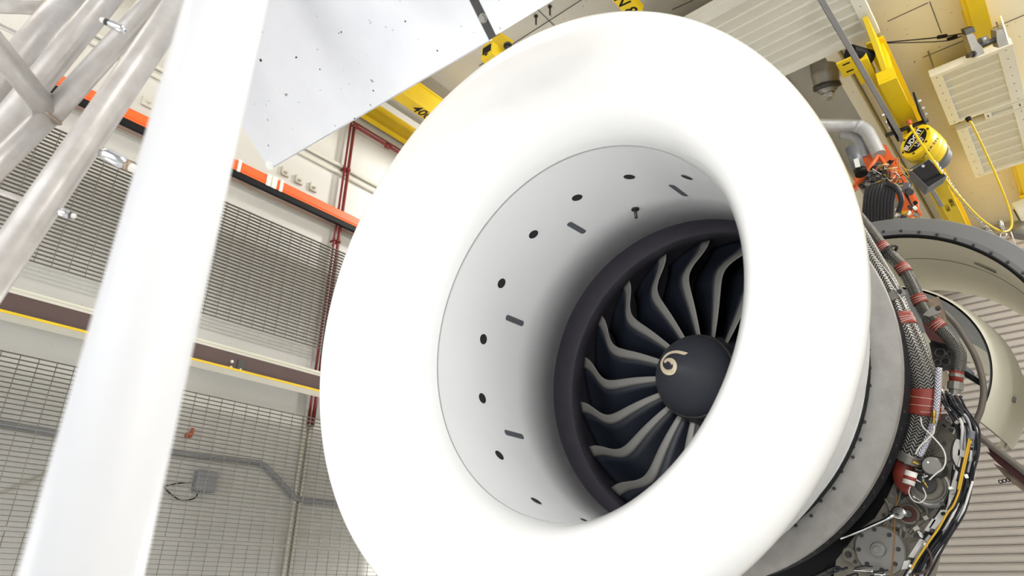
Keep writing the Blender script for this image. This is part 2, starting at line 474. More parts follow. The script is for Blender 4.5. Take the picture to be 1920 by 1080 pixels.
# brown beam with yellow lower flange
zb1 = zX((363, 641), -4.72); zb0 = zX((360, 674), -4.72)
t = thing('wall_beam', (-4.8, 1.5, zb0), 'dark brown steel beam with yellow lower edge between the gratings', 'beam')
part('web', MB().bounds((-4.80, -3, zb0 + .008), (-4.72, YB - .02, zb1), 0.006), MA['brown'], t)
part('lower_flange', MB().bounds((-4.86, -3, zb0 - .006), (-4.708, YB - .02, zb0 + .008)), MA['wall_trim'], t)
part('flange_edge', MB().bounds((-4.708, -3, zb0 - .007), (-4.702, YB - .02, zb0 + .009)), MA['yellow2'], t, 'yellow painted flange edge')
part('upper_flange', MB().bounds((-4.87, -3, zb1), (-4.735, YB - .02, zb1 + .02)), MA['palepipe'], t)
for yy in (-0.6, 1.55, 3.4, 6.0):
    part('bracket', MB().bounds((XW, yy - .045, zb0 - .075), (-4.80, yy + .045, zb0 - .008)), MA['palepipe'], t, 'cream wall bracket')
for (x, y) in ((435, 678), (433, 689), (450, 693)):
    p = U(x, y, X=-4.72); part('bolt', MB().hexbolt(p, (1, 0, 0), .008, .012), MA['palepipe'], t)
p = U(452, 685, X=-4.72); part('stain_plate', MB().box(p + Vector((.003, 0, 0)), (.006, .06, .07), None, .002), MA['steeldark'], t)
pp = MB().tube([(-4.79, -3, zb1 + .045), (-4.79, YB, zb1 + .045)], 0.018, 10)
solo('wall_conduit', pp, MA['palepipe'], 'pale conduit lying along the top of the brown beam', 'conduit', (-4.79, 1.5, zb1 + .045))

# orange conductor rail
zo1 = zX((452, 304.5), -4.88); zo0 = zX((447, 322), -4.88)
t = thing('conductor_rail', (-4.9, 1.5, zo0), 'orange conductor rail with black lower edge along the left wall', 'rail')
cuts = [-1.2, 1.9]
def railpart(y0, y1): part('cover', MB().bounds((-4.915, y0, zo0), (-4.87, y1, zo1), .006), MA['orange'], t)
yj = [U(452, 312, X=-4.87).y, U(500, 335, X=-4.87).y, U(519, 345, X=-4.87).y, U(528, 350, X=-4.87).y]
railpart(-3, yj[0] - .03); railpart(yj[0], yj[1]); railpart(yj[2], yj[3] - .02); railpart(yj[3], YB - .5)
part('lip', MB().bounds((-4.912, -3, zo0 + .018), (-4.864, YB - .5, zo0 + .026)), MA['orange'], t)
part('insulator_strip', MB().bounds((-4.915, -3, zo0 - .05), (-4.875, YB - .5, zo0)), MA['black'], t, 'black insulating strip')
for i, (a, b) in enumerate(((yj[0] - .03, yj[0]), (yj[1], yj[1] + .045), (yj[1] + .05, yj[2]), (yj[3] - .02, yj[3] + .012))):
    part('joint_clamp', MB().bounds((-4.918, a, zo0 - .005), (-4.862, b, zo1 + .012), .004), MA['panel'], t, 'grey joint clamp')
for yy in (-1.5, 0.2, 1.3, 3.2, 5):
    part('rail_bracket', MB().bounds((XW, yy - .02, zo0 + .02), (-4.912, yy + .02, zo0 + .06)), MA['palepipe'], t)

# thin strip below the rail, two pale pipes above it
zs = zX((500, 370), XW + .01)
solo('wall_conduit', MB().bounds((XW, -3, zs - .006), (XW + .02, YB, zs + .006)), MA['wall_trim'], 'thin cream strip on the wall under the orange rail', 'conduit', (XW, 1.5, zs))
for (q, r, lab) in (((568, 288), .021, 'lower of two pale pipes high on the left wall'), ((583, 281), .021, 'upper of two pale pipes high on the left wall')):
    z = zX(q, XW + .021)
    solo('wall_pipe', MB().tube([(XW + .021, -3, z), (XW + .021, YB - .02, z)], r, 10), MA['palepipe'], lab, 'pipe', (XW + .021, 2.8, z))
# anchor plate
p = U(277, 192, X=XW + .01)
t = thing('anchor_plate', p, 'small square anchor plate with bolt on the wall above the rail', 'plate')
part('plate', MB().box(p, (.02, .085, .085), None, .006), MA['palepipe'], t)
part('bolt', MB().hexbolt(p + Vector((.01, 0, 0)), (1, 0, 0), .014, .02), MA['palepipe'], t)
# L shaped remnants with anchor studs
for i, (q, s) in enumerate((((527, 323), 'left'), ((553, 338), 'middle'), ((580, 352), 'right'))):
    p = U(*q, X=XW)
    t = thing('angle_bracket', p, 'small rusty angle bracket above the orange rail, %s one of three' % s, 'bracket', 'angle brackets on the wall')
    part('upright', MB().box(p + Vector((.012, 0, 0.02)), (.024, .012, .075)), MA['wall_trim'], t)
    part('foot', MB().box(p + Vector((.012, .035, -.02)), (.024, .075, .012)), MA['wall_trim'], t)
    part('stud', MB().hexbolt(p + Vector((0, .045, .02)), (1, 0, 0), .012, .03), MA['wall_trim'], t)

# red sprinkler pipes: two risers, each turning along the wall under the beams
zred = zX((664, 236), XW + .062)
for i, (q, r, dx, lab) in enumerate((((664, 240), .016, .062, 'thicker dark red riser pipe turning along the wall top'), ((656.5, 242), .011, .062, 'thinner dark red riser pipe beside the thicker one'))):
    p = U(*q, X=XW + dx); y = p.y
    zz = zred + (0 if i == 0 else .045)
    zlo = U(588, 800, X=XW + dx).z
    t = thing('red_pipe', (XW + dx, y, zlo), lab, 'pipe')
    part('riser', MB().tube([(XW + dx, y, zlo), (XW + dx, y, zz)], r, 10), MA['red'], t)
    part('branch', MB().tube([(XW + dx, y, zz), (XW + dx, YB - .05, zz)], r, 10), MA['red'], t)
    part('elbow', MB().torus((XW + dx, y, zz), (0, 0, 1), r * .9, r * .5, 12, 6).tube([(XW + dx, y - r * 1.3, zz), (XW + dx, y + r * 2.4, zz)], r * 1.35, 10), MA['red'], t)
    for zq in (zred - .55, zo0 - .2):
        part('clamp', MB().tube([(XW + dx, y, zq - .012), (XW + dx, y, zq + .012)], r * 1.5, 10).bounds((XW, y - .006, zq - .01), (XW + dx, y + .006, zq + .01)), MA['red'], t)
    if i == 0:
        part('union', MB().tube([(XW + dx, y + .42, zz), (XW + dx, y + .47, zz)], r * 1.9, 10), MA['red'], t)

# things fixed to the wall behind the lower grating
for q, lab in (((572, 800), 'left of two pale vertical pipes behind the large grating'), ((583, 800), 'right of two pale vertical pipes behind the large grating')):
    p = U(*q, X=XW + .02)
    solo('wall_pipe', MB().tube([(XW + .02, p.y, .02), (XW + .02, p.y, zb0 - .1)], .016, 10), MA['palepipe'], lab, 'pipe', (XW + .02, p.y, .02))
zc_ = XW + .03
pts = [U(x, y, X=zc_) for x, y in ((0, 795), (120, 815), (320, 847), (470, 866), (490, 870), (505, 881), (548, 928), (562, 937), (620, 943), (680, 950))]
pts[0] = U(-250, 750, X=zc_)
solo('grey_conduit', MB().tube(spline(pts, 4), 0.022, 10), MA['conduit'], 'grey conduit with a downward bend behind the large grating', 'conduit', pts[3])
p = U(380, 903, X=XW)
t = thing('junction_box', p, 'small grey junction box behind the grating with a looped cable', 'box')
part('body', MB().box(p + Vector((.035, 0, 0)), (.07, .15, .15), None, .008), MA['conduit'], t)
part('cable', MB().tube(spline([U(x, y, X=XW + .03) for x, y in ((372, 921), (365, 934), (340, 938), (320, 926), (306, 912))], 5), .005, 6), MA['wired'], t)
part('cable', MB().tube(spline([U(x, y, X=XW + .03) for x, y in ((360, 905), (335, 906), (312, 911))], 5), .005, 6), MA['wired'], t)
part('gland', MB().tube([U(373, 916, X=XW + .03), U(372, 924, X=XW + .03)], .012, 8), MA['chrome'], t)
p = U(350, 817, X=XW)
solo('orange_connector', MB().box(p + Vector((.03, 0, 0)), (.06, .035, .035), None, .006).box(p + Vector((.03, .02, .03)), (.02, .02, .05)), MA['redwire'], 'tiny orange connector on the wall behind the grating', 'connector', p)
pts = [U(x, y, X=XW + .02) for x, y in ((-60, 935), (0, 924), (40, 906), (95, 882), (150, 860))]
solo('wall_cable', MB().tube(spline(pts, 5), .007, 6), MA['wall_trim'], 'drooping beige cable behind the grating at the left', 'cable', pts[1])

# ================================================================== CEILING FITTINGS
def beam(name, qn, qf, qt, Z, y0, y1, label, m='yellow', words=None):
    """box girder along the cell: qn/qf pixels on the near and far lower edges, qt on the upper edge of the side that faces us"""
    xn, xf = U(*qn, Z=Z).x, U(*qf, Z=Z).x
    zt = min(U(*qt, X=xn).z, ZC + .005)
    t = thing(name, ((xn + xf) / 2, (y0 + y1) / 2, Z), label, 'beam')
    xm = (xn + xf) / 2
    part('lower_flange', MB().bounds((xf, y0, Z), (xn, y1, Z + .022), .004), MA[m], t)
    part('web', MB().bounds((xf + .02, y0, Z + .022), (xn - .012, y1, zt - .022)), MA[m], t)
    part('upper_flange', MB().bounds((xf, y0, zt - .022), (xn, y1, zt), .004), MA[m], t)
    if words:
        body, q, size = words
        part('lettering', text_mb(body, size, U(*q, Z=Z) - Vector((0, 0, .0015)), (0, 1, 0), (1, 0, 0), bold=.002, shear=.15), MA['black'], t, 'black stencilled lettering')
    return t
beam('crane_beam', (757, 176), (741, 187.5), (790, 156), 6.02, -2, YB, 'yellow overhead beam stencilled 400 above the bellmouth', 'yellow2', ('400', (791, 211), .15))
beam('crane_beam', (688, 218), (681, 223), (718, 201), 6.05, -2, YB, 'yellow overhead beam close to the left wall top', 'yellow2')
xn = U(1187, 5, Z=6.1).x
beam('crane_beam', (1187, 5), (1152, 5), (1203, 5), 6.1, -1, 3.95, 'yellow overhead beam stencilled N 8 at the top edge', 'yellow', ('N 8', (1172, 9), .15))

# yellow beam end with bracket below the sheet seam
p = U(932, 92, D=4.6)
t = thing('beam_bracket', p, 'small yellow beam end with bolt beside the sheet seam', 'bracket')
d = Vector((0, 1, 0)); s = pxm(p)
part('plate', MB().prism([U(x, y, D=4.62) for x, y in ((905, 88), (935, 62), (962, 80), (945, 100), (918, 112))], (0, 0, .02)), MA['yellow2'], t)
q = U(914, 97, D=4.55)
part('square_tube', MB().bounds((q.x - .05, q.y - .01, q.z - .06), (q.x + .06, q.y + .5, q.z + .05), .004), MA['yellow'], t)
part('tube_mouth', MB().bounds((q.x - .035, q.y - .013, q.z - .02), (q.x + .042, q.y - .009, q.z + .04)), MA['black'], t, 'dark open end')
part('bolt', MB().hexbolt(U(952, 84, D=4.58), (0, 0, -1), .02, .06), MA['steeldark'], t)
part('bolt', MB().hexbolt(q + Vector((.0, -.012, -.03)), (0, -1, 0), .009, .008), MA['steeldark'], t)
for i, q in enumerate(((1005, 30), (1031, 12))):
    p = U(*q, Z=ZC)
    solo('ceiling_stud', MB().hexbolt(p, (0, 0, -1), .014, .02).tube([p, p - Vector((0, 0, .11))], .009, 8), MA['steeldark'], 'dark threaded stud hanging from the ceiling, %s of two' % ('nearer the bellmouth' if i == 0 else 'nearer the top edge'), 'stud', p, 'ceiling studs')

# acoustic panels
def ac_panel(name, x0, x1, y0, y1, Z, ribs, label, fw=(.085, .085, .085, .085)):
    t = thing(name, ((x0 + x1) / 2, (y0 + y1) / 2, Z), label, 'panel', 'acoustic ceiling panels')
    f0, f1, f2, f3 = fw
    part('perforated_sheet', MB().bounds((x0 + .01, y0 + .01, Z + .02), (x1 - .01, y1 - .01, Z + .06)), MA['perf'], t)
    for lo, hi in (((x0, y0), (x1, y0 + f0)), ((x0, y1 - f1), (x1, y1)), ((x0, y0 + f0), (x0 + f2, y1 - f1)), ((x1 - f3, y0 + f0), (x1, y1 - f1))):
        part('frame', MB().bounds((*lo, Z - .012), (*hi, Z + .07), .003), MA['panel'], t)
    for i in range(ribs):
        y = y0 + f0 + (y1 - f1 - y0 - f0) * (i + 1) / (ribs + 1)
        part('rib', MB().bounds((x0 + f2, y - .010, Z + .002), (x1 - f3, y + .010, Z + .03), .004), MA['panel'], t)
    for i in range(7):
        for xx in (x0 + f2 / 2, x1 - f3 / 2):
            yy = y0 + .05 + (y1 - y0 - .1) * i / 6
            part('rivet', MB().cyl((xx, yy, Z - .012), (xx, yy, Z - .017), .006, 6), MA['steel'], t)
    for xx in (x0 + .05, x1 - .05):
        for yy in (y0 + .05, y1 - .05):
            part('hanger', MB().tube([(xx, yy, Z + .05), (xx, yy, ZC)], .008, 6), MA['steel'], t)
    return t
Zp = 6.1
br = U(1650, 59, Z=Zp); tl = U(1308, 32, Z=Zp)
ac_panel('acoustic_panel', -2.35, br.x, tl.y - .02, br.y, Zp, 7, 'large perforated acoustic panel hung behind the top of the bellmouth', (.12, .1, .085, .10))
Zq = 6.15
a = U(1743, 143, Z=Zq); b = U(1783, 233, Z=Zq); c = U(1897, 85, Z=Zq)
ac_panel('acoustic_panel', a.x, c.x + .01, a.y, b.y, Zq, 5, 'cream perforated panel under the yellow beam, upper of the pair', (.05, .045, .1, .12))
a2 = U(1792, 245, Z=Zq); b2 = U(1826, 333, Z=Zq)
ac_panel('acoustic_panel', a2.x + .005, c.x + .01, b.y + .15, b2.y, Zq, 5, 'cream perforated panel with hanging cord, lower of the pair', (.03, .05, .1, .12))
xm = U(1845, 215, Z=Zq).x
ac_panel('acoustic_panel', xm, c.x + .01, b.y + .01, b.y + .14, Zq, 0, 'narrow filler strip between the two cream panels', (.02, .02, .06, .12))

# flat steel bar running under the large panel
Zb = 5.45
a, b = U(1540, 0, Z=Zb), U(1741, 345, Z=Zb)
dv = (b - a).normalized(); a = a - dv * 1.5; b = b + dv * .6
sd = Vector((dv.y, -dv.x, 0)) * .0215
t = thing('steel_bar', (a + b) / 2, 'long grey steel angle bar crossing under the large panel', 'bar')
part('flat', MB().prism([a + sd, b + sd, b - sd, a - sd], (0, 0, .008)), MA['conduit'], t)
part('leg', MB().prism([a - sd, b - sd, b - sd * .85, a - sd * .85], (0, 0, .07)), MA['steel'], t)

# hanging nozzle cylinder
D0 = depth(U(1548, 140, Z=6.33))
A_, B_ = U(1541, 96, D=D0), U(1550, 160, D=D0)
ax_ = (B_ - A_).normalized(); s = D0 / F_PX
t = thing('spray_nozzle', A_, 'grey cylinder nozzle hanging below the large ceiling panel', 'nozzle')
part('body', MB().lathe(A_, ax_, [(-.25, .02), (-.25, 23 * s), (15 * s, 23.5 * s), (17 * s, 24.5 * s), (20 * s, 24 * s), (38 * s, 24 * s), (41 * s, 25 * s), (44 * s, 24 * s), (64 * s, 22 * s), (68 * s, 18 * s), (68 * s, .001)], 24), MA['steel'], t)
part('clamp_ring', MB().lathe(A_, ax_, [(62 * s, 20 * s), (63 * s, 24 * s), (70 * s, 24 * s), (72 * s, 18 * s)], 24), MA['steeldark'], t)
part('clamp_bolt', MB().tube([B_ + cdir(1, 0, 0) * 18 * s, B_ + cdir(1, -.1, 0) * 28 * s], 2.5 * s, 8), MA['chrome'], t)
part('collar', MB().lathe(A_, ax_, [(70 * s, 18 * s), (76 * s, 17 * s), (78 * s, 12 * s), (80 * s, 12 * s)], 20), MA['steel'], t)
part('hex_fitting', MB().lathe(A_, ax_, [(78 * s, 11 * s), (86 * s, 11 * s), (87 * s, 9 * s), (92 * s, 9 * s), (93 * s, .001)], 6, smooth=False), MA['chrome'], t)

# monorail: upper beam and lower hoist beam
Zu, Zl = 6.05, 5.55
xa, xb = U(1623, 84, Z=Zu).x, U(1657, 69, Z=Zu).x; yu = U(1640, 77, Z=Zu).y
t = thing('monorail_beam', ((xa + xb) / 2, yu, Zu), 'yellow monorail beam fixed to the ceiling above the hoist', 'beam')
part('lower_flange', MB().bounds((xa, yu, Zu), (xb, YB - .2, Zu + .02)), MA['yellow'], t)
part('web', MB().bounds(((xa + xb) / 2 - .01, yu, Zu + .02), ((xa + xb) / 2 + .01, YB - .2, ZC)), MA['yellow'], t)
xa, xb = U(1648, 161, Z=Zl).x, U(1681, 145, Z=Zl).x; yl_ = U(1664, 153, Z=Zl).y
t = thing('hoist_beam', ((xa + xb) / 2, yl_, Zl), 'deep yellow box beam carrying the chain hoist', 'beam')
hb_x = (xa + xb) / 2
part('lower_flange', MB().bounds((xa, yl_, Zl), (xb, YB - .3, Zl + .03), .004), MA['yellow'], t)
part('web', MB().bounds((hb_x - .015, yl_ + .02, Zl + .03), (hb_x + .015, YB - .3, Zu)), MA['yellow'], t)
part('end_plate', MB().bounds((xa, yl_, Zl + .03), (xb, yl_ + .02, Zl + .13)), MA['yellow'], t)
part('gusset', MB().prism([(hb_x - .02, yl_ + .002, Zl + .135), (hb_x - .02, yl_ - .32, Zu), (hb_x - .02, yl_ + .5, Zu), (hb_x - .02, yl_ + .5, Zl + .135)], (.04, 0, 0)), MA['yellow'], t)
part('hanger_plate', MB().bounds((xb - .05, yl_ + .1, Zl + .03), (xb - .03, yl_ + .32, Zu)), MA['yellow'], t)
for j, q in enumerate(((1800, 375), (1784, 388))):
    pt = U(*q, Z=Zl)
    pt.x = hb_x + (.03 if j == 0 else -.03)
    part('lettering', text_mb('1 TON' if j else '1000 KG', .055, pt - Vector((0, 0, .0015)), (0, 1, 0), (1, 0, 0), bold=.001), MA['black'], t, 'small black lettering')
# slender yellow rail with an end bracket, left of the hoist beam
Zr = 5.8
xa2, xb2 = U(1626, 140, Z=Zr).x, U(1634, 136, Z=Zr).x
y2 = U(1622, 118, Z=Zr).y
t = thing('cable_rail', (xa2, y2, Zr), 'narrow yellow festoon rail with slotted end bracket', 'rail')
part('rail', MB().bounds((xa2 - .01, y2, Zr), (xb2 + .01, YB - .4, Zr + .05)), MA['yellow'], t)
pb = U(1588, 118, Z=Zr); sb = pxm(pb)
part('bracket', MB().bounds((pb.x - .07, pb.y - .1, Zr - .05), (pb.x + .09, pb.y + .12, Zr - .03), .004).bounds((pb.x + .02, y2 - .1, Zr - .045), (xb2 + .03, y2 + .22, Zr + .08), .006), MA['yellow'], t)
part('motor', MB().cyl((pb.x + .05, y2 - .16, Zr + .05), (pb.x + .16, y2 + .02, Zr + .05), .07, 14), MA['black'], t, 'black drive unit')
for dy in (-.055, .055):
    part('slot', MB().bounds((pb.x - .03, pb.y + dy - .008, Zr - .053), (pb.x + .03, pb.y + dy + .008, Zr - .049)), MA['black'], t)
# right hand beam with grey end truck
Zd = 6.22
xa, xb = U(1811, 5, Z=Zd).x, U(1849, 5, Z=Zd).x
yb_ = U(1846, 64, Z=Zd).y
t = thing('crane_beam', ((xa + xb) / 2, yb_, Zd), 'bright yellow beam at the top right with a grey trolley clamp', 'beam')
part('lower_flange', MB().bounds((xa, 2.0, Zd), (xb, YB - .2, Zd + .025), .004), MA['yellow'], t)
part('web', MB().bounds((xa - .03, 2.0, Zd + .025), (xa + .03, YB - .2, ZC)), MA['yellow'], t)
part('bracket', MB().bounds((xa - .04, yb_ - .12, Zd + .03), (xa + .05, yb_ - .02, ZC - .02)), MA['yellow'], t)
pt = U(1856, 395, Z=Zd)
part('splice_plate', MB().bounds((xa - .05, pt.y - .2, Zd - .03), (xb + .05, pt.y + .2, Zd - .005), .006), MA['yellow'], t)
part('splice_rib', MB().bounds((xa + .04, pt.y - .35, Zd - .09), (xb - .05, pt.y + .12, Zd - .03), .006), MA['yellow'], t)
zt_ = 6.0
g = U(1848, 82, Z=zt_); s = pxm(g)
t = thing('beam_trolley', g, 'grey trolley clamp gripping the bright yellow beam', 'trolley')
def chk(pts, ext, nm, m='panel', lab=None): part(nm, MB().prism([U(x, y, D=depth(g)) for x, y in pts], ext), MA[m], t, lab)
ext = cdir(.15, -.5, 1) * .1
chk([(1812, 66), (1822, 62), (1829, 67), (1832, 78), (1842, 88), (1846, 100), (1828, 108), (1821, 92)], ext, 'side_plate', 'alu', 'light grey side plate')
chk([(1868, 58), (1881, 54), (1885, 66), (1892, 83), (1873, 90), (1869, 76)], ext, 'side_plate', 'alu', 'light grey side plate')
chk([(1875, 30), (1878, 30), (1894, 80), (1891, 82)], ext * .6, 'guide_plate', 'panel')
part('axle', MB().tube([U(1834, 88, D=depth(g) + .03), U(1872, 72, D=depth(g) + .03)], 5 * s, 12), MA['steeldark'], t)
part('roller', MB().tube([U(1838, 78, D=depth(g) + .03), U(1850, 73, D=depth(g) + .03)], 7 * s, 14), MA['steel'], t)
part('pivot_bolt', MB().hexbolt(U(1826, 101, D=depth(g)), cdir(-.9, .35, -.2), 4 * s, 16 * s), MA['steeldark'], t)
chk([(1808, 56), (1826, 50), (1829, 60), (1812, 66)], ext * .7, 'top_block', 'steeldark')

# festoon wires with ferrite sleeves
D1 = depth(U(1700, 72, Z=6.25))
def wire(pts, r, m, name, lab, cat, k=5, D=D1):
    P = [U(x, y, D=(q[0] if q else D)) for x, y, *q in pts]
    return solo(name, MB().tube(spline(P, k), r, 6), MA[m], lab, cat, P[0])
wire([(1622, 82), (1665, 79), (1760, 70), (1810, 62)], .006, 'wired', 'festoon_wire', 'upper thin dark wire strung to the trolley clamp', 'wire')
wire([(1624, 84), (1665, 81), (1770, 77), (1810, 65)], .005, 'wired', 'festoon_wire', 'lower thin dark wire strung to the trolley clamp', 'wire')
for q0, q1, lab in (((1758, 70), (1775, 67), 'left'), ((1777, 74), (1794, 69), 'right')):
    a, b = U(*q0, D=D1), U(*q1, D=D1)
    solo('ferrite_sleeve', MB().cyl(a, b, .018, 10, .003), MA['black'], 'small black sleeve on a thin ceiling wire, %s of two' % lab, 'sleeve', a, 'wire sleeves')

# ================================================================== BELLMOUTH AND ENGINE
O_E = Vector((-1.839, 4.0, 2.792))
AY = Vector((0, math.cos(.031), math.sin(.031)))
AX = AY.cross(Vector((0, 0, 1))).normalized()
AZ = AX.cross(AY)
def E(y, r, ph): return O_E + AY * y + (AX * math.cos(ph) + AZ * math.sin(ph)) * r
def lat(mb, prof, n=128, a0=0.0, a1=2 * PI, smooth=True):
    return mb.lathe(O_E, AY, prof, n, a0, a1, AX, smooth, AZ)
YL, RL, LA, LB1, LB2, LA2, LA3 = -1.472, 1.371, .528, .400, .075, .271, .213
YD, RD = -.272, 1.025
RT = RL - LB1
lip = []
for i in range(25):
    th = PI / 2 * i / 24; lip.append((YL - LA * math.sin(th), RL - LB1 * math.cos(th)))
for i in range(1, 17):
    th = PI / 2 * i / 16; lip.append((YL - LA + LA3 * (1 - math.cos(th)), RL + LB2 * math.sin(th)))
for i in range(1, 13):
    th = PI / 2 * .8 * i / 12; lip.append((YL - LA + LA3 + LA2 * math.sin(th), RL + LB2 * math.cos(th)))
lip += [(YL + .1, RL - .07), (-.9, 1.245), (-.5, 1.115), (-.36, 1.075)]
bell = thing('inlet_bellmouth', E(YL, 1.4, -PI / 2), 'huge glossy white bellmouth inlet with flared rounded lip', 'engine inlet')
part('lip', lat(MB(), lip, 160), MA['white'], bell, 'glossy white flared lip')
def rb(y): return RT + (RD - RT) * (y - YL) / (YD - YL)
part('barrel', lat(MB(), [(YL, RT), (-1.1, rb(-1.1)), (-.7, rb(-.7)), (YD, RD), (YD, RD + .03), (YL, RT + .03)], 128), MA['barrel'], bell, 'pale grey inner barrel with ports')
part('seam', lat(MB(), [(YL - .004, RT - .0), (YL - .003, RT - .0035), (YL + .003, RT - .0035), (YL + .004, RT)], 160), MA['seam'], bell, 'grey seam between lip and barrel')
part('gasket', lat(MB(), [(-.52, 1.122), (-.50, 1.129), (-.45, 1.112), (-.43, 1.114), (-.385, 1.094)], 128), MA['sheet'], bell, 'silvery sealing tape')
part('back_edge', lat(MB(), [(-.390, 1.07), (-.392, 1.105), (-.384, 1.112), (-.356, 1.112), (-.354, 1.06)], 128), MA['rubber'], bell, 'black rubber edge')
def barrel_hit(px, py):
    d = ray(px, py); o = EYE - O_E; r = 1.0
    for _ in range(12):
        dx, dz = d.dot(AX), d.dot(AZ); ox, oz = o.dot(AX), o.dot(AZ)
        A = dx * dx + dz * dz; B = 2 * (dx * ox + dz * oz); C = ox * ox + oz * oz - r * r
        k = (-B + math.sqrt(B * B - 4 * A * C)) / (2 * A)
        q = o + d * k; y = q.dot(AY); r = rb(y)
    return y, math.atan2(q.dot(AZ), q.dot(AX))
def patch(mb, y, ph, ry, rp, off, n=20, slot=False, ring=0.0):
    """a small disc or slot lying on the barrel (ry along the axis, rp round it, metres)"""
    out = []
    for k in range(n):
        a = 2 * PI * k / n; cy, cp = math.cos(a), math.sin(a)
        if slot: dy = cy * rp + math.copysign(max(ry - rp, 0), cy); dp = cp * rp
        else: dy, dp = cy * ry, cp * rp
        out.append((y + dy, ph + dp / rb(y)))
    P = [E(q[0], rb(q[0]) - off, q[1]) for q in out]
    if ring:
        Q = [E(y + (q[0] - y) * (1 - ring), rb(q[0]) - off * 1.0, ph + (q[1] - ph) * (1 - ring)) for q in out]
        return mb.add(P + Q, [(i, (i + 1) % n, n + (i + 1) % n, n + i) for i in range(n)])
    return mb.add(P, [tuple(range(n))])
for q in ((1288, 332), (1180, 331), (1082, 370), (1000, 439), (940, 531), (906, 636), (904, 747), (936, 854), (1005, 940), (1098, 977)):
    y, ph = barrel_hit(*q)
    o = part('port', patch(MB(), y, ph, .034, .034, .0022, 24), MA['darkhole'], bell, 'round dark port')
    part('port_rim', patch(MB(), y, ph, .039, .039, .003, 24, ring=.12), MA['barrel'], o)
for q in ((1272, 357), (1081, 427), (965, 601), (964, 815)):
    y, ph = barrel_hit(*q)
    part('slot', patch(MB(), y, ph, .098, .0195, .0022, 24, slot=True), MA['greybox'], bell, 'narrow grey slot')
y, ph = barrel_hit(1191, 391)
part('pitot_probe', MB().tube([E(y, rb(y), ph), E(y, rb(y) - .07, ph)], .011, 8).tube([E(y, rb(y) - .002, ph), E(y, rb(y) - .01, ph)], .026, 12), MA['steeldark'], bell, 'small probe sticking out of the barrel')

eng = thing('jet_engine', E(.3, 1.15, -PI / 2), 'jet engine with dark fan blades and exposed accessories behind the bellmouth', 'jet engine')
# mounting ring
ring = part('mounting_ring', lat(MB(), [(-.34, 1.03), (-.352, 1.05), (-.352, 1.248), (-.345, 1.252), (-.30, 1.252), (-.30, 1.03)], 128, smooth=False), MA['alu'], eng, 'flat grey aluminium ring with bolts')
bm_ = MB().hexbolt((0, 0, 0), (0, -1, 0), .0062, .010).mesh('bolt'); bm_.materials.append(MA['steeldark'])
def at_axis(q, y):
    d = ray(*q); k = (O_E + AY * y - EYE).dot(AY) / d.dot(AY)
    return EYE + d * k
for q in ((1629, 656), (1626, 672), (1631, 690), (1625, 706), (1631, 723), (1622, 756), (1621, 791), (1611, 806), (1613, 824), (1600, 838), (1599, 857), (1578, 884), (1564, 916), (1539, 939), (1521, 967), (1492, 985)):
    inst('bolt', bm_, MA['steeldark'], ring, Matrix.Translation(at_axis(q, -.353)))
# fan case
part('fan_case', lat(MB(), [(YD, RD + .06), (-.1, RD + .06), (-.08, 1.13), (-.02, 1.13), (0, 1.09), (.5, 1.08), (.52, 1.13), (.58, 1.13), (.6, 1.07), (1.0, 1.06), (1.0, 1.0)], 96), MA['steeldark'], eng)
part('liner', lat(MB(), [(YD, RD), (-.075, 1.022), (-.07, 1.012), (-.05, 1.008), (.05, 1.008), (.06, 1.02), (.4, 1.0), (1.0, .98)], 128), MA['dark'], eng, 'dark acoustic liner ring around the fan')
part('liner_lip', lat(MB(), [(YD - .001, RD + .03), (YD - .001, RD - .002), (YD + .004, RD - .002)], 128), MA['dark'], eng)
# hub, spinner
part('hub', lat(MB(), [(-.09, .262), (.0, .285), (.3, .36), (.55, .43), (1.2, .47)], 64), MA['dark'], eng)
part('rear_wall', lat(MB(), [(1.0, .99), (1.02, .40)], 64), MA['black'], eng)
sp = []
H_S, R_S = .30, .268
for i in range(22):
    t_ = i / 21.0
    # rounded cone
    sp.append((-.10 - H_S * (1 - t_) ** 1.0 * (1 - .35 * t_ * (1)), R_S * (math.sin(t_ * PI / 2) ** .92 if t_ > 0 else 0.0001)))
spin = part('spinner', lat(MB(), sp, 64), MA['spinner'], eng, 'dark dome spinner')
part('spinner_collar', lat(MB(), [(-.10, R_S - .001), (-.098, .276), (-.075, .283), (-.05, .284), (-.04, .278)], 64), MA['steeldark'], spin)
def spin_r(y):
    for i in range(len(sp) - 1):
        if sp[i][0] <= y <= sp[i + 1][0]:
            t_ = (y - sp[i][0]) / (sp[i + 1][0] - sp[i][0] + 1e-9); return sp[i][1] * (1 - t_) + sp[i + 1][1] * t_
    return R_S
def spin_hit(px, py, off=.002):
    d = ray(px, py); best = None; prev = None
    k0 = (O_E + AY * (-.42) - EYE).dot(AY) / d.dot(AY)
    for i in range(600):
        k = k0 + i * .001
        q = EYE + d * k - O_E; y = q.dot(AY); r = math.hypot(q.dot(AX), q.dot(AZ))
        if y > sp[0][0] and r <= spin_r(y):
            n = (AX * q.dot(AX) + AZ * q.dot(AZ)).normalized() * .6 - AY * .8
            return EYE + d * k + n * off
    return EYE + d * (k0 + .3)
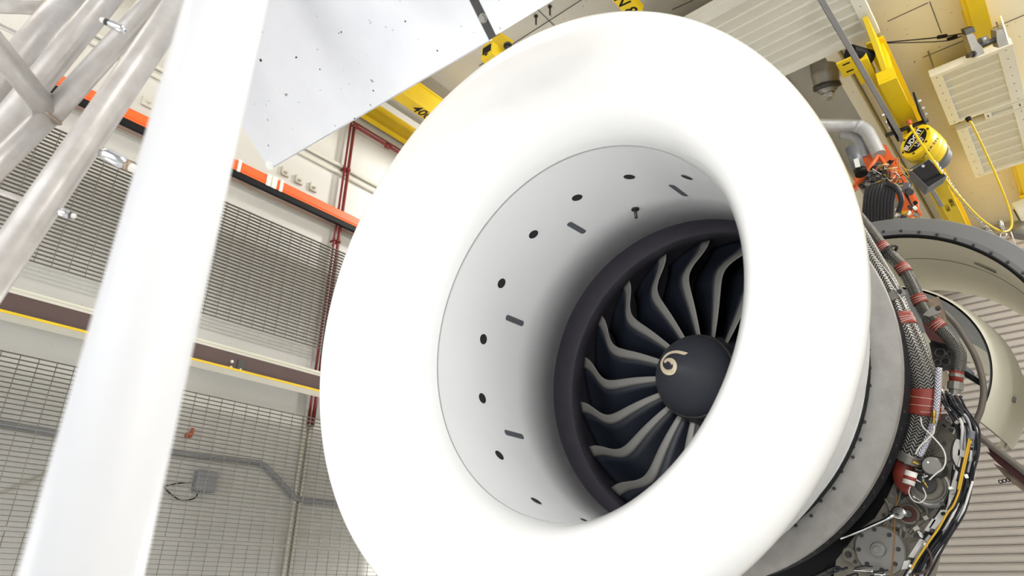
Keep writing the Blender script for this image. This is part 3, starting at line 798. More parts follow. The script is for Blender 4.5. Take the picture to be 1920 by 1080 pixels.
# swirl: outline laid on the spinner
swo = [(380, 337), (330, 322), (270, 312), (210, 320), (160, 345), (125, 385), (105, 430), (103, 470), (115, 510), (145, 545), (190, 557), (235, 545), (260, 500), (263, 450), (245, 410), (215, 390), (180, 388), (150, 402), (137, 420), (143, 436), (158, 438),
       (168, 425), (188, 424), (207, 445), (210, 475), (193, 499), (165, 505), (137, 490), (120, 460), (120, 425), (137, 390), (172, 362), (212, 345), (260, 340), (300, 348), (342, 357)]
def resamp(pts, n):
    L_ = [0.0]
    for p_, q_ in zip(pts, pts[1:]): L_.append(L_[-1] + math.hypot(q_[0] - p_[0], q_[1] - p_[1]))
    out = []
    for i in range(n + 1):
        t_ = L_[-1] * i / n; k = max(j for j in range(len(L_) - 1) if L_[j] <= t_ + 1e-9); f = (t_ - L_[k]) / (L_[k + 1] - L_[k] + 1e-9)
        out.append((pts[k][0] + (pts[k + 1][0] - pts[k][0]) * f, pts[k][1] + (pts[k + 1][1] - pts[k][1]) * f))
    return out
so, si = resamp(spline_2(swo[:20]), 60), resamp(spline_2(swo[:0] + [swo[0]] + swo[:20:-1] + [swo[20]]), 60)
mb = MB(); rows = []
for o_, i_ in zip(so, si):
    for f in (0, .5, 1): rows.append(spin_hit(1220 + (o_[0] + (i_[0] - o_[0]) * f) / 5.4, 600 + (o_[1] + (i_[1] - o_[1]) * f) / 5.4, .0035))
mb.add(rows, [(3 * i + k, 3 * i + k + 1, 3 * i + k + 4, 3 * i + k + 3) for i in range(60) for k in (0, 1)])
part('swirl_mark', mb, MA['swirl'], spin, 'cream painted swirl')

# fan blades: dark composite body with a titanium leading edge
LEC = [(.27, 6.0), (.38, 7.5), (.54, 9.5), (.66, 11.0), (.74, 11.3), (.80, 9.6), (.86, 5.6), (.91, 2.4), (.96, 0.8), (1.0, 0.2), (1.1, -.3)]
def lerp(tab, r):
    for (r0, v0), (r1, v1) in zip(tab, tab[1:]):
        if r <= r1: return v0 + (v1 - v0) * max(0, (r - r0)) / (r1 - r0)
    return tab[-1][1]
rs = [.262 + (1.0 - .262) * i / 26 for i in range(27)]
smooth_tab = []
for r in rs:
    smooth_tab.append(sum(lerp(LEC, r + d_ * .013) for d_ in range(-3, 4)) / 7)
def blade_pt(i, c, side):
    """i: span station, c: chord fraction; the first 0.16 of it is the metal edge"""
    r = rs[i]; t_ = (r - .262) / .738
    stag = math.radians(30 + 36 * t_)
    ch = (.30 + .16 * t_)
    th = .008 * (1 - t_ * .6) * math.sin(PI * min(max(c, .02), .98)) ** .6
    w = .028 + .075 * t_ - .024 * t_ * t_                        # width of the edge strip seen from the front
    if c <= .165: dt = w * c / .165; dy = .018 * (c / .165)
    else: dt = w + ch * (c - .165) * math.sin(stag); dy = .018 + ch * (c - .165) * math.cos(stag)
    y = .03 - .02 * math.sin(t_ * PI) + dy + side * th * math.sin(stag)
    ph = math.radians(smooth_tab[i] - 4.0) + (dt - side * th * math.cos(stag)) / r
    return y, r, ph
def blade_mesh(c0, c1, k, off, name, m):
    mb = MB(); vs = []
    for i in range(len(rs)):
        for j in range(k + 1):
            c = c0 + (c1 - c0) * j / k
            y, r, ph = blade_pt(i, c, 1 + off); vs.append(E(y, min(r, 1.0), ph) - E(0, 0, 0))
    b_ = len(vs)
    for i in range(len(rs)):
        for j in range(k + 1):
            c = c0 + (c1 - c0) * j / k
            y, r, ph = blade_pt(i, c, -1 - off); vs.append(E(y, min(r, 1.0), ph) - E(0, 0, 0))
    fs = []
    n_ = len(rs)
    for i in range(n_ - 1):
        for j in range(k):
            a = i * (k + 1) + j
            fs.append((a, a + 1, a + k + 2, a + k + 1)); fs.append((b_ + a, b_ + a + k + 1, b_ + a + k + 2, b_ + a + 1))
        a = i * (k + 1); fs.append((a, a + k + 1, b_ + a + k + 1, b_ + a))
        a = i * (k + 1) + k; fs.append((a, b_ + a, b_ + a + k + 1, a + k + 1))
    for j in range(k):
        a = (n_ - 1) * (k + 1) + j; fs.append((a, a + 1, b_ + a + 1, b_ + a))
    mb.add(vs, fs, True)
    me = mb.mesh(name); me.materials.append(m)
    return me
bmesh_body = blade_mesh(.16, 1.0, 6, 0, 'fan_blade', MA['blade'])
bmesh_le = blade_mesh(0.0, .165, 3, .18, 'leading_edge', MA['blade_le'])
for k in range(18):
    R = Matrix.Rotation(-math.radians(83 + 20 * k), 4, AY)
    mm = Matrix.Translation(O_E) @ R
    b_ = inst('fan_blade', bmesh_body, MA['blade'], eng, mm)
    le = bpy.data.objects.new('leading_edge', bmesh_le); COL.objects.link(le); le.parent = b_
    if k == 0: le['label'] = 'grey metal leading edge'
    WL[le.name] = Vector((0, 0, 0))
# outlet guide vanes deep behind the fan
gv = MB()
for i in range(6):
    r = .42 + .57 * i / 5
    gv.v += [Vector((r, .62, -.03)), Vector((r, .95, .05))]
gv.f = [(2 * i, 2 * i + 1, 2 * i + 3, 2 * i + 2) for i in range(5)]; gv.sm = [True] * 5
gvm = gv.mesh('guide_vane'); gvm.materials.append(MA['blade'])
B4 = Matrix(((AX.x, AY.x, AZ.x, 0), (AX.y, AY.y, AZ.y, 0), (AX.z, AY.z, AZ.z, 0), (0, 0, 0, 1)))
for k in range(40):
    inst('guide_vane', gvm, MA['blade'], eng, Matrix.Translation(O_E) @ B4 @ Matrix.Rotation(2 * PI * k / 40, 4, 'Y'))

# ------------------------------------------------------------------ accessories on the fan case
def Q(x, y, Y=4.2): return U(x, y, Y=Y)
def outline(pts, Y): return [Q(x, y, Y) for x, y in pts]
def disc(mb, x, y, rpx, Y0, Y1, n=28, bev=.004):
    c = Q(x, y, Y0); r = rpx * pxm(c)
    c1 = c.copy(); c1.y = Y1
    return mb.cyl(c1, c, r, n, bev)
def sub(name, mb, m, lab=None): return part(name, mb, MA[m], eng, lab)
# dark seal band that closes the gap behind the mounting ring
sub('seal_band', lat(MB(), [(-.30, 1.10), (-.22, 1.20), (-.08, 1.235), (.02, 1.20), (.04, 1.10)], 96), 'rubber', 'black seal band behind the ring')
for k in range(16):
    p = E(-.13, 1.22, math.radians(-20 - k * 4.2)); sub('band_bolt', MB().hexbolt(p, p - E(-.05, 1.0, math.radians(-20 - k * 4.2)), .007, .01), 'steeldark')
GY = 4.16
sub('belly_band', lat(MB(), [(.28, 1.05), (.29, 1.36), (.33, 1.40), (.7, 1.40), (.72, 1.05)], 48, math.radians(-118), math.radians(-30)), 'rubber', 'black underside fairing')
sub('belly_pipe', lat(MB(), [(.24, 1.27), (.22, 1.285), (.24, 1.30), (.26, 1.285), (.24, 1.27)], 40, math.radians(-110), math.radians(-50)), 'steeldark')
for k in range(14):
    a_ = math.radians(-95 + k * 3.1); sub('clip', MB().box(E(.27, 1.30 + .03 * (k % 3), a_), (.035, .04, .025), Matrix.Rotation(k * .7, 3, 'Y'), .004), ('steel', 'steeldark', 'greybox', 'redbrown')[k % 4])
gb_pts = [(1560, 1100), (1568, 1050), (1590, 1022), (1612, 992), (1640, 972), (1660, 940), (1676, 905), (1690, 868), (1704, 808), (1724, 780), (1775, 775), (1798, 815), (1803, 880), (1795, 925), (1772, 985), (1745, 1035), (1728, 1100)]
gb = part('gearbox', MB().prism(outline(gb_pts, GY), (0, .26, 0)), MA['gearbox'], eng, 'cast grey accessory gearbox')
def gsub(name, mb, m, lab=None): return part(name, mb, MA[m], gb, lab)
# large round cover
gsub('flange', disc(MB(), 1650, 1031, 47, GY - .012, GY + .01, 48), 'gearbox')
gsub('cover', disc(MB(), 1649, 1031, 43.5, GY - .035, GY, 48, .006), 'cover', 'round machined cover with bolts')
gsub('cover_boss', disc(disc(MB(), 1645, 1030, 13, GY - .06, GY - .03, 32, .006), 1643, 1029.5, 6.5, GY - .068, GY - .05, 20, .003), 'cover')
gsub('cover_plug', disc(MB(), 1641.5, 1029, 3.4, GY - .074, GY - .06, 6, .001), 'steel')
for x, y in ((535, 490), (725, 560), (838, 742), (800, 928), (632, 1003), (443, 925), (337, 745), (373, 565)):
    gsub('bolt', MB().hexbolt(Q(1560 + x / 6.75, 920 + y / 6.75, GY - .036), (0, -1, 0), .0075, .014), 'steeldark')
# ear on the left
gsub('ear', disc(MB(), 1592, 1039, 13, GY - .02, GY + .05, 24, .006).prism(outline([(1585, 1050), (1604, 1062), (1622, 1064), (1612, 1005), (1590, 1028)], GY - .012), (0, .05, 0)), 'gearbox')
gsub('bolt', MB().hexbolt(Q(1591, 1040, GY - .02), (0, -1, 0), .012, .02), 'steeldark')
gsub('bolt', MB().hexbolt(Q(1603, 1053, GY - .012), (0, -1, 0), .007, .012), 'steeldark')
# curved ribs
for pts, r in ((((1690, 990), (1688, 1006), (1693, 1022), (1698, 1040), (1694, 1060), (1686, 1076)), 4), (((1728, 942), (1738, 958), (1734, 972), (1722, 982), (1712, 992), (1705, 1000)), 3.5), (((1660, 935), (1668, 955), (1664, 985), (1650, 988)), 3), (((1700, 930), (1716, 945), (1730, 962)), 3.5)):
    P = spline(outline(pts, GY - .004), 5); gsub('rib', MB().tube(P, r * pxm(P[0]), 8), 'gearbox')
gsub('pocket', MB().prism(outline([(1697, 1000), (1712, 994), (1720, 1000), (1714, 1030), (1702, 1045), (1696, 1030)], GY - .003), (0, .01, 0)), 'gearbox')
# drive pad with dark centre
gsub('drive_pad', disc(MB(), 1703, 964, 19, GY - .02, GY, 32).prism(outline([(1716, 968), (1723, 972), (1724, 979), (1716, 982), (1708, 980)], GY - .015), (0, .015, 0)), 'gearbox')
gsub('drive_recess', disc(MB(), 1702.5, 963.5, 15, GY - .023, GY - .01, 28, .001), 'redbrown', 'dark red recess')
gsub('bolt', MB().hexbolt(Q(1719, 976, GY - .016), (0, -1, 0), .005, .008), 'steeldark')
for (x, y) in ((1673, 930), (1669, 948), (1686, 986), (1697, 992), (1752, 940)):
    gsub('bolt', MB().hexbolt(Q(x, y, GY), (0, -1, 0), .009, .016), 'steel')
for pts in (((1730, 969), (1737, 966), (1741, 972), (1734, 976)), ((1711, 990), (1720, 985), (1725, 992), (1715, 996))):
    gsub('lug', MB().prism(outline(pts, GY - .02), (0, .03, 0)), 'palepipe')
gsub('oil_streak', MB().prism(outline([(1680, 930), (1682, 930), (1676, 1030), (1672, 1082), (1669, 1082), (1674, 1030)], GY - .0405), (0, .002, 0)), 'amber', 'amber oil streak')
rg = random.Random(5)
for k in range(30):
    x, y = rg.uniform(1600, 1790), rg.uniform(800, 1075)
    if (x - 1649) ** 2 + (y - 1031) ** 2 < 48 ** 2 or (x - 1703) ** 2 + (y - 964) ** 2 < 22 ** 2 or (x - 1742) ** 2 + (y - 912) ** 2 < 38 ** 2: continue
    if y < 1050 - (x - 1600) * 1.55 or x > 1790 - (y - 925) * .42: continue
    gsub('boss', disc(MB(), x, y, rg.uniform(3, 6), GY - .014, GY + .01, 14, .003), 'gearbox')
    gsub('bolt', MB().hexbolt(Q(x, y, GY - .014), (0, -1, 0), rg.uniform(.004, .008), .012), 'steeldark')
for pts in (((1668, 990), (1690, 985), (1700, 1000), (1690, 1015), (1680, 1005)), ((1716, 945), (1738, 940), (1752, 955), (1740, 964), (1726, 958)), ((1742, 975), (1755, 965), (1762, 975), (1748, 992)), ((1704, 1050), (1714, 1035), (1722, 1040), (1708, 1064)), ((1684, 905), (1696, 912), (1700, 930), (1690, 938), (1680, 922))):
    gsub('recess', MB().prism(outline(pts, GY - .001), (0, .003, 0)), 'steeldark')  # flat dark plates; the shade of undercut pockets is put into their colour
for pts, r in ((((1655, 985), (1672, 968), (1684, 940), (1690, 915)), 2.2), (((1740, 948), (1758, 950), (1770, 940), (1782, 922)), 2.4), (((1700, 1010), (1712, 1012), (1726, 1000)), 2), (((1726, 850), (1742, 852), (1756, 846), (1772, 832)), 2.0), (((1736, 800), (1740, 815), (1752, 818), (1764, 810), (1766, 796)), 1.6)):
    P = spline(outline(pts, GY - .012), 5); gsub('rib', MB().tube(P, r * pxm(P[0]), 8), 'gearbox')
# upper casting above the starter
gsub('upper_housing', MB().prism(outline([(1722, 786), (1770, 782), (1792, 810), (1790, 850), (1765, 858), (1735, 850), (1718, 830)], GY - .01), (0, .02, 0)), 'gearbox')
gsub('lug_plate', MB().prism(outline([(1776, 852), (1782, 850), (1784, 862), (1776, 866)], GY - .015), (0, .02, 0)), 'gearbox')
# starter: stacked rings
SY = GY - .02
for (x, y, r, d0, d1, m) in ((1742, 914, 37, 0, .05, 'steel'), (1741, 912, 34, -.03, 0, 'chrome'), (1740, 911, 31, -.06, -.03, 'steel'), (1738, 909, 27, -.09, -.06, 'gearbox'), (1735, 907, 18, -.11, -.09, 'steeldark')):
    sub('starter_ring', disc(MB(), x, y, r, SY + d0, SY + d1, 40, .005), m)
sub('valve_head', disc(MB(), 1747, 874, 18.5, SY - .16, SY - .03, 30, .006), 'steeldark')
sub('valve_cap', disc(MB(), 1746.5, 873, 15.8, SY - .17, SY - .15, 30, .002), 'cover', 'pale grey round cap')
# duct elbow
EY = SY - .05
P = spline([Q(x, y, EY) for x, y in ((1703, 862), (1698, 876), (1695, 890), (1700, 904), (1712, 914))], 5)
sub('duct_elbow', MB().tube(P, 19 * pxm(P[0]), 18), 'sleeve', 'red silicone duct elbow')
P = [Q(1709, 884, EY - .12), Q(1703, 908, EY - .12)]
sub('coupling', MB().tube(P, 10.5 * pxm(P[0]), 16), 'tie', 'white coupling with red band')
mid = (P[0] + P[1]) / 2; dd = (P[1] - P[0]) * .13
sub('coupling_band', MB().tube([mid - dd + dd * .3, mid + dd + dd * .3], 10.9 * pxm(P[0]), 16), 'sleeve')
# big braided hose
hp = [(1530, 330, 3.95), (1588, 420, 3.95), (1636, 502, 3.98), (1662, 548, 4.0), (1682, 595, 4.0), (1703, 640, 4.0), (1722, 690, 4.02), (1733, 740, 4.04), (1727, 795, 4.05), (1714, 842, 4.06), (1705, 866, 4.08)]
HP = [E(.6, 1.06, math.radians(84)), Q(1500, 250, 4.15)] + [Q(*q) for q in hp]
SB = pxm(HP[5])
hose('bleed_hose', HP, 25 * SB, MA['braid'], eng, 8, 28, 'thick steel braided hose')
HS = spline(HP, 12)
def band(path, x, y, ln, r, m='sleeve', name='hose_sleeve', lab=None):
    k = min(range(len(path)), key=lambda i: (Vector(((M @ (path[i] - EYE)).x / (M @ (path[i] - EYE)).z * F_PX + CX - x, (M @ (path[i] - EYE)).y / (M @ (path[i] - EYE)).z * F_PX + CY - y))).length)
    half = ln / 2; seg = [path[k]]
    i = k
    while i > 0 and (path[k] - path[i]).length < half: i -= 1; seg.insert(0, path[i])
    i = k
    while i < len(path) - 1 and (path[k] - path[i]).length < half: i += 1; seg.append(path[i])
    o = sub(name, MB().tube(seg, r, 24), m, lab)
    d = (seg[-1] - seg[0]).normalized()
    if m == 'sleeve':
        for f in (-.5, .1, .6):
            u_ = (d + Vector((.12 * f, .1, .2 * f))).normalized()
            part('lacing', MB().torus(path[k] + d * half * f, u_, r * 1.005, .0011, 28, 5), MA['tie'], o)
band(HS, 1690, 606, .055, 26 * SB); band(HS, 1731, 757, .13, 26 * SB); band(HS, 1709, 858, .035, 25.5 * SB, 'steel', 'hose_ferrule', 'steel ferrule')
# slim braided hose
hp2 = [(1600, 395, 4.35), (1636, 440, 4.3), (1660, 470, 4.3), (1690, 500, 4.3), (1708, 530, 4.3), (1722, 560, 4.3), (1738, 590, 4.3), (1760, 612, 4.3), (1786, 640, 4.32), (1798, 665, 4.34), (1795, 695, 4.36)]
HP2 = [Q(*q) for q in hp2]
S2 = pxm(HP2[4])
hose('drain_hose', HP2, 11.5 * S2, MA['braid_fine'], eng, 8, 20, 'slim braided hose')
HS2 = spline(HP2, 12)
for q in ((1656, 464), (1695, 506), (1724, 562), (1758, 610)): band(HS2, *q, .045, 12.6 * S2)
P = [Q(1795, 692, 4.36), Q(1789, 742, 4.36)]
dv = P[1] - P[0]
sub('hose_fitting', MB().lathe(P[0], dv, [(0, .001), (0, 10 * S2), (.03, 10 * S2), (.032, 12 * S2), (.05, 12 * S2), (.05, 9 * S2), (.075, 9 * S2), (.078, 12.5 * S2), (.12, 12.5 * S2), (.12, 9 * S2), (dv.length, 8 * S2), (dv.length, .001)], 10, smooth=False), 'steel', 'steel hose end fitting')
band([P[0], (P[0] + P[1]) / 2, P[1]], 1793, 697, .03, 10.8 * S2)
# clamps
for (pts, Y, bx) in ((((1656, 555), (1688, 534), (1699, 552), (1664, 566)), 3.905, (1686, 547)), (((1730, 590), (1748, 574), (1762, 575), (1764, 586), (1742, 594)), 4.22, (1759, 578))):
    o = sub('clamp_plate', MB().prism(outline(pts, Y), (0, .012, 0)), 'steel', 'grey clamp plate')
    part('bolt', MB().hexbolt(Q(*bx, Y), (0, -1, 0), .010, .015), MA['steeldark'], o)
P = [Q(1665, 476, 4.25), Q(1676, 462, 4.25)]
sub('clamp_ring', MB().torus(Q(1668, 471, 4.3), (HS2[30] - HS2[26]), 15 * S2, 3 * S2, 20, 8), 'steeldark')
# bright braid beside the big hose
P = [Q(x, y, 3.98) for x, y in ((1760, 690), (1758, 735), (1754, 775), (1746, 805), (1735, 832), (1723, 856))]
hose('ground_braid', P, 5.5 * SB, MA['braid_bright'], eng, 6, 12, 'bright silver ground braid')
sub('brass_fitting', MB().lathe(Q(1751, 770, 3.95), Q(1750, 797, 3.95) - Q(1751, 770, 3.95), [(0, .001), (0, .008), (.012, .012), (.03, .012), (.032, .008), (.05, .008), (.05, .011), (.065, .011), (.066, .001)], 8, smooth=False), 'brass')
def line(pts, rpx, m, name, Y=3.95, k=6, lab=None, n=8):
    P = spline([Q(q[0], q[1], q[2] if len(q) > 2 else Y) for q in pts], k)
    return sub(name, MB().tube(P, rpx * pxm(P[0]), n), m, lab)
# thin sense lines and lockwires
line([(1726, 782), (1730, 800), (1748, 818), (1768, 842), (1773, 862), (1768, 878), (1755, 888), (1742, 900)], 1.3, 'wirew', 'sense_line')
line([(1751, 798), (1750, 812), (1738, 824), (1724, 838), (1716, 852)], 1.6, 'palepipe', 'sense_line')
line([(1707, 912), (1704, 924), (1712, 938), (1726, 942), (1736, 930), (1730, 914)], 1.0, 'wirew', 'lockwire', 3.98)
line([(1652, 505), (1672, 535), (1690, 560), (1700, 580)], .9, 'wirew', 'lockwire', 3.9)
line([(1640, 482), (1668, 515), (1686, 545)], .7, 'wirew', 'lockwire', 3.9)
for pts in (((1700, 690), (1705, 715), (1698, 745), (1692, 790)), ((1706, 700), (1700, 730), (1694, 775)), ((1694, 655), (1703, 680), (1712, 715)), ((1690, 668), (1697, 700), (1706, 740))):
    line(pts, 1.5, 'wirew', 'harness_wire', 4.15)
for pts in (((1712, 690), (1703, 730), (1696, 770), (1688, 820)), ((1703, 664), (1700, 700), (1697, 730))):
    line(pts, 2.2, 'wired', 'harness_wire', 4.16)
for (x, y, r, m) in ((1699, 668, 5, 'brass'), (1706, 735, 4, 'brass'), (1703, 745, 3, 'brass'), (1697, 760, 4, 'steel'), (1701, 700, 4, 'steel')):
    sub('fitting', MB().lathe(Q(x, y, 4.14), cdir(.5, 1, 0), [(-.015, .001), (-.015, r * S2), (0, r * S2), (0, r * S2 * .7), (.02, r * S2 * .7), (.02, .001)], 6, smooth=False), m)
# core side bracketry seen between the hoses
sub('composite_panel', MB().prism(outline([(1728, 600), (1752, 596), (1782, 622), (1794, 650), (1788, 648), (1745, 640), (1736, 625)], 4.75), (0, .02, 0)), 'redbrown', 'dark red composite panel')
for k in range(9): sub('rivet', MB().hexbolt(Q(1748 + k * 5, 641 + k * 1.2, 4.745), (0, -1, 0), .006, .006), 'black')
sub('core_block', MB().prism(outline([(1742, 642), (1790, 650), (1792, 690), (1775, 702), (1752, 690)], 4.8), (0, .2, 0)), 'steeldark')
for (x, y, r) in ((1762, 662, 9), (1772, 678, 8), (1782, 664, 7), (1757, 680, 6)):
    sub('core_tube', MB().torus(Q(x, y, 4.77), (0, 1, 0), r * .0031, .006, 16, 6), 'steeldark')
sub('foil_shield', MB().prism(outline([(1738, 560), (1760, 556), (1775, 600), (1778, 615), (1762, 612), (1750, 590)], 4.7), (0, .015, 0)), 'weld', 'crumpled copper heat shield')
sub('gold_block', MB().prism(outline([(1760, 698), (1776, 694), (1779, 708), (1772, 728), (1762, 722)], 4.45), (0, .05, 0)), 'swirl')
sub('grey_plate', MB().prism(outline([(1775, 690), (1800, 700), (1826, 716), (1826, 698), (1800, 675)], 5.05), (0, .02, 0)), 'conduit')
sub('strut', MB().tube([Q(1792, 690, 5.02), Q(1845, 722, 5.02)], .018, 8), 'black')
line([(1792, 745), (1796, 765), (1797, 785)], 4.5, 'redwire', 'orange_hose', 4.4)
# harness along the right hand edge of the gearbox
spine = [(1772, 735), (1785, 760), (1800, 778), (1810, 800), (1812, 840), (1806, 880), (1798, 920), (1782, 958), (1760, 995), (1738, 1030), (1718, 1065), (1700, 1100)]
rnd = random.Random(3)
for i in range(16):
    off = (i - 7) * 2.6 + 3
    m = ('wired', 'wired', 'wirew', 'wired', 'wired', 'conduit')[i % 6]
    line([(x + off + rnd.uniform(-4, 4), y + off * .25 + rnd.uniform(-3, 3), 4.06 + rnd.uniform(-.03, .03)) for x, y in spine], rnd.uniform(1.6, 2.8), m, 'harness_cable', k=4, n=7)
line([(1820, 822), (1814, 850), (1806, 885), (1799, 918), (1793, 935), (1786, 950), (1776, 962), (1760, 990), (1740, 1018), (1722, 1045), (1708, 1068)], 1.9, 'wirey', 'yellow_cable', 3.98, lab='yellow cable along the harness')
line([(1817, 822), (1811, 850), (1803, 885), (1796, 918)], 1.6, 'wirey', 'yellow_cable', 3.97)
sub('plug', MB().cyl(Q(1822, 808, 3.98), Q(1820, 824, 3.98), .016, 12, .003), 'greybox')
# white cable guides
for pts in (((1788, 822), (1798, 824), (1800, 850), (1795, 872), (1788, 880), (1786, 850)), ((1797, 842), (1812, 846), (1810, 858), (1796, 854)), ((1786, 900), (1793, 902), (1790, 922), (1783, 938), (1780, 930)), ((1764, 956), (1776, 956), (1772, 968), (1752, 992), (1742, 990), (1752, 972)), ((1748, 972), (1755, 975), (1740, 997), (1733, 994)), ((1725, 1010), (1733, 1014), (1712, 1046), (1703, 1044)), ((1695, 1052), (1706, 1050), (1700, 1066), (1690, 1068))):
    sub('cable_guide', MB().prism(outline(pts, 4.0), (0, .025, 0)), 'guide', 'white cable guide')
for k in range(16):
    a = spine[3 + k % 8]
    x, y = a[0] + rnd.uniform(-16, 12), a[1] + rnd.uniform(-14, 14)
    sub('harness_clip', MB().box(Q(x, y, 3.99), (.018, .02, .014), Matrix.Rotation(rnd.uniform(0, 3), 3, 'Y'), .002), rnd.choice(['black', 'steel', 'label', 'steeldark']))
# loose loops at the outer side
line([(1800, 905), (1815, 915), (1812, 930), (1800, 950), (1798, 975), (1790, 988), (1775, 986)], 2.6, 'wired', 'loose_cable', 4.08)
line([(1783, 962), (1782, 990), (1776, 1012), (1762, 1030), (1745, 1042)], 2.6, 'wired', 'loose_cable', 4.1)
line([(1725, 1008), (1735, 1024), (1745, 1040), (1745, 1062), (1730, 1074), (1712, 1076)], 2.2, 'brown', 'brown_hose', 4.03)
line([(1792, 820), (1786, 835), (1784, 855), (1792, 875), (1798, 885)], 1.5, 'wired', 'loose_cable', 4.0)
line([(1770, 1006), (1776, 1012), (1770, 1024), (1760, 1022)], 2.4, 'steel', 'bracket_loop', 4.1)
sub('sensor', MB().lathe(Q(1722, 996, 4.08), Q(1736, 1014, 4.08) - Q(1722, 996, 4.08), [(0, .001), (0, .009), (.015, .009), (.016, .012), (.035, .012), (.036, .008), (.06, .008), (.06, .001)], 8, smooth=False), 'chrome')
# small fittings round starter and valve
for k in range(26):
    x, y = rnd.uniform(1712, 1738), rnd.uniform(866, 912)
    r = rnd.uniform(1.6, 3.6) * SB
    sub('fitting', MB().lathe(Q(x, y, 4.0 + rnd.uniform(-.03, .05)), cdir(rnd.uniform(-1, 1), rnd.uniform(-1, 1), rnd.uniform(-.8, .2)), [(-.012, .001), (-.012, r), (0, r), (.001, r * .7), (.016, r * .7), (.016, .001)], 6, smooth=False), rnd.choice(['chrome', 'steel', 'brass', 'steeldark', 'chrome']))
for k in range(22):
    x, y = rnd.uniform(1768, 1806), rnd.uniform(742, 800)
    if rnd.random() < .5:
        line([(x, y), (x + rnd.uniform(-10, 10), y + rnd.uniform(5, 16)), (x + rnd.uniform(-6, 18), y + rnd.uniform(16, 34))], rnd.uniform(1.0, 2.2), rnd.choice(['wired', 'wirew', 'wired', 'conduit']), 'harness_wire', 4.1)
    else:
        sub('harness_clip', MB().box(Q(x, y, 4.08), (.016, .02, .012), Matrix.Rotation(rnd.uniform(0, 3), 3, 'Y'), .002), rnd.choice(['black', 'steel', 'label', 'greybox']))
# tangle at the very bottom under the cover
for k in range(16):
    x, y = rnd.uniform(1545, 1640), rnd.uniform(1064, 1086)
    line([(x, y), (x + rnd.uniform(8, 20), y + rnd.uniform(-6, 6)), (x + rnd.uniform(20, 45), y + rnd.uniform(-5, 8))], rnd.uniform(1.2, 2.4), rnd.choice(['wired', 'steel', 'chrome', 'wired']), 'harness_wire', 4.05)

# ratchet wrench left on the drive pad
hd = Q(1685, 961, GY - .06)
t = thing('ratchet_wrench', Q(1640, 985, GY - .06), 'chrome ratchet wrench standing on the gearbox drive pad', 'wrench')
s = pxm(hd)
part('head', MB().lathe(hd + Vector((0, -.012, 0)), (0, 1, 0), [(0, .001), (0, 9.5 * s), (.004, 11.5 * s), (.022, 11.5 * s), (.026, 9.5 * s), (.026, .001)], 24, smooth=False), MA['chrome'], t)
part('handle', MB().tube([Q(1677, 965, GY - .06), Q(1660, 974, GY - .06), Q(1620, 992, GY - .06), Q(1606, 997.5, GY - .06), Q(1576, 1009.5, GY - .06)], [5 * s, 3 * s, 3 * s, 3.4 * s, 3.2 * s], 12), MA['chrome'], t)
part('socket', MB().cyl(Q(1702, 963.5, GY - .055), Q(1702.5, 964, GY - .012), 7.5 * s, 16, .003), MA['steeldark'], t)
part('drive_neck', MB().tube([Q(1685, 961, GY - .05), Q(1702, 963, GY - .05)], 6 * s, 12), MA['steel'], t)
part('selector', MB().box(hd + Vector((-.006, -.014, -.01)), (.016, .006, .006), Matrix.Rotation(.5, 3, 'Y'), .001), MA['black'], t)

# ================================================================== OPEN THRUST REVERSER HALF
CC = Vector((-.93, 0, 2.93))
def cl(mb, prof, a0=-40, a1=138, n=72, smooth=True, c=CC):
    return mb.lathe(c, (0, 1, 0), prof, n, math.radians(a0), math.radians(a1), (1, 0, 0), smooth, (0, 0, 1))
cw = thing('thrust_reverser_cowl', (CC.x, 5.6, CC.z - .9), 'opened cream cowl half with grey front frame, swung out beside the engine', 'engine cowl')
C2 = Vector((-.92, 0, 2.97))
fr = part('front_frame', cl(MB(), [(5.06, .955), (5.0, .958), (4.995, .99), (5.0, 1.085), (5.01, 1.092), (5.10, 1.095), (5.12, 1.06)], smooth=False, c=C2), MA['grayring'], cw, 'grey curved front frame')
for x, y in ((470, 222), (568, 218), (670, 225), (770, 240), (873, 264), (975, 298), (1075, 342), (1168, 395), (1255, 455)):
    part('bolt', MB().hexbolt(U(1500 + x / 3, 360 + y / 3, Y=4.993), (0, -1, 0), .007, .008), MA['steeldark'], fr)
part('frame_seal', cl(MB(), [(5.0, .962), (4.99, .955), (4.99, .945), (5.02, .94)], c=C2), MA['black'], cw, 'thin black seal')
part('outer_skin', cl(MB(), [(5.05, 1.09), (5.4, 1.13), (5.9, 1.11), (6.25, .96), (6.24, .95)], c=C2), MA['cream'], cw)
part('duct_wall', cl(MB(), [(5.02, .945), (5.12, .955), (5.3, .962), (5.5, .962)], c=C2), MA['cream'], cw, 'cream inner duct wall')
part('duct_wall', cl(MB(), [(5.503, .9615), (5.8, .955), (6.05, .94), (6.24, .95)], c=C2), MA['cream'], cw)
part('duct_seam', cl(MB(), [(5.497, .9605), (5.50, .9595), (5.503, .9605)], c=C2), MA['steeldark'], cw)
a, b = U(1821, 500, Y=5.36), U(1860, 517, Y=5.36)
def onduct(p, r=.955):
    d = Vector((p.x - C2.x, 0, p.z - C2.z)).normalized() * r; return Vector((C2.x + d.x, p.y, C2.z + d.z))
pa, pb_ = onduct(a), onduct(b)
part('slot', MB().prism([pa, pb_, pb_ + Vector((0, .04, 0)), pa + Vector((0, .03, 0))], (pa - C2).normalized() * -.002 * Vector((1, 0, 1)).length), MA['seal'], cw, 'dark slit')
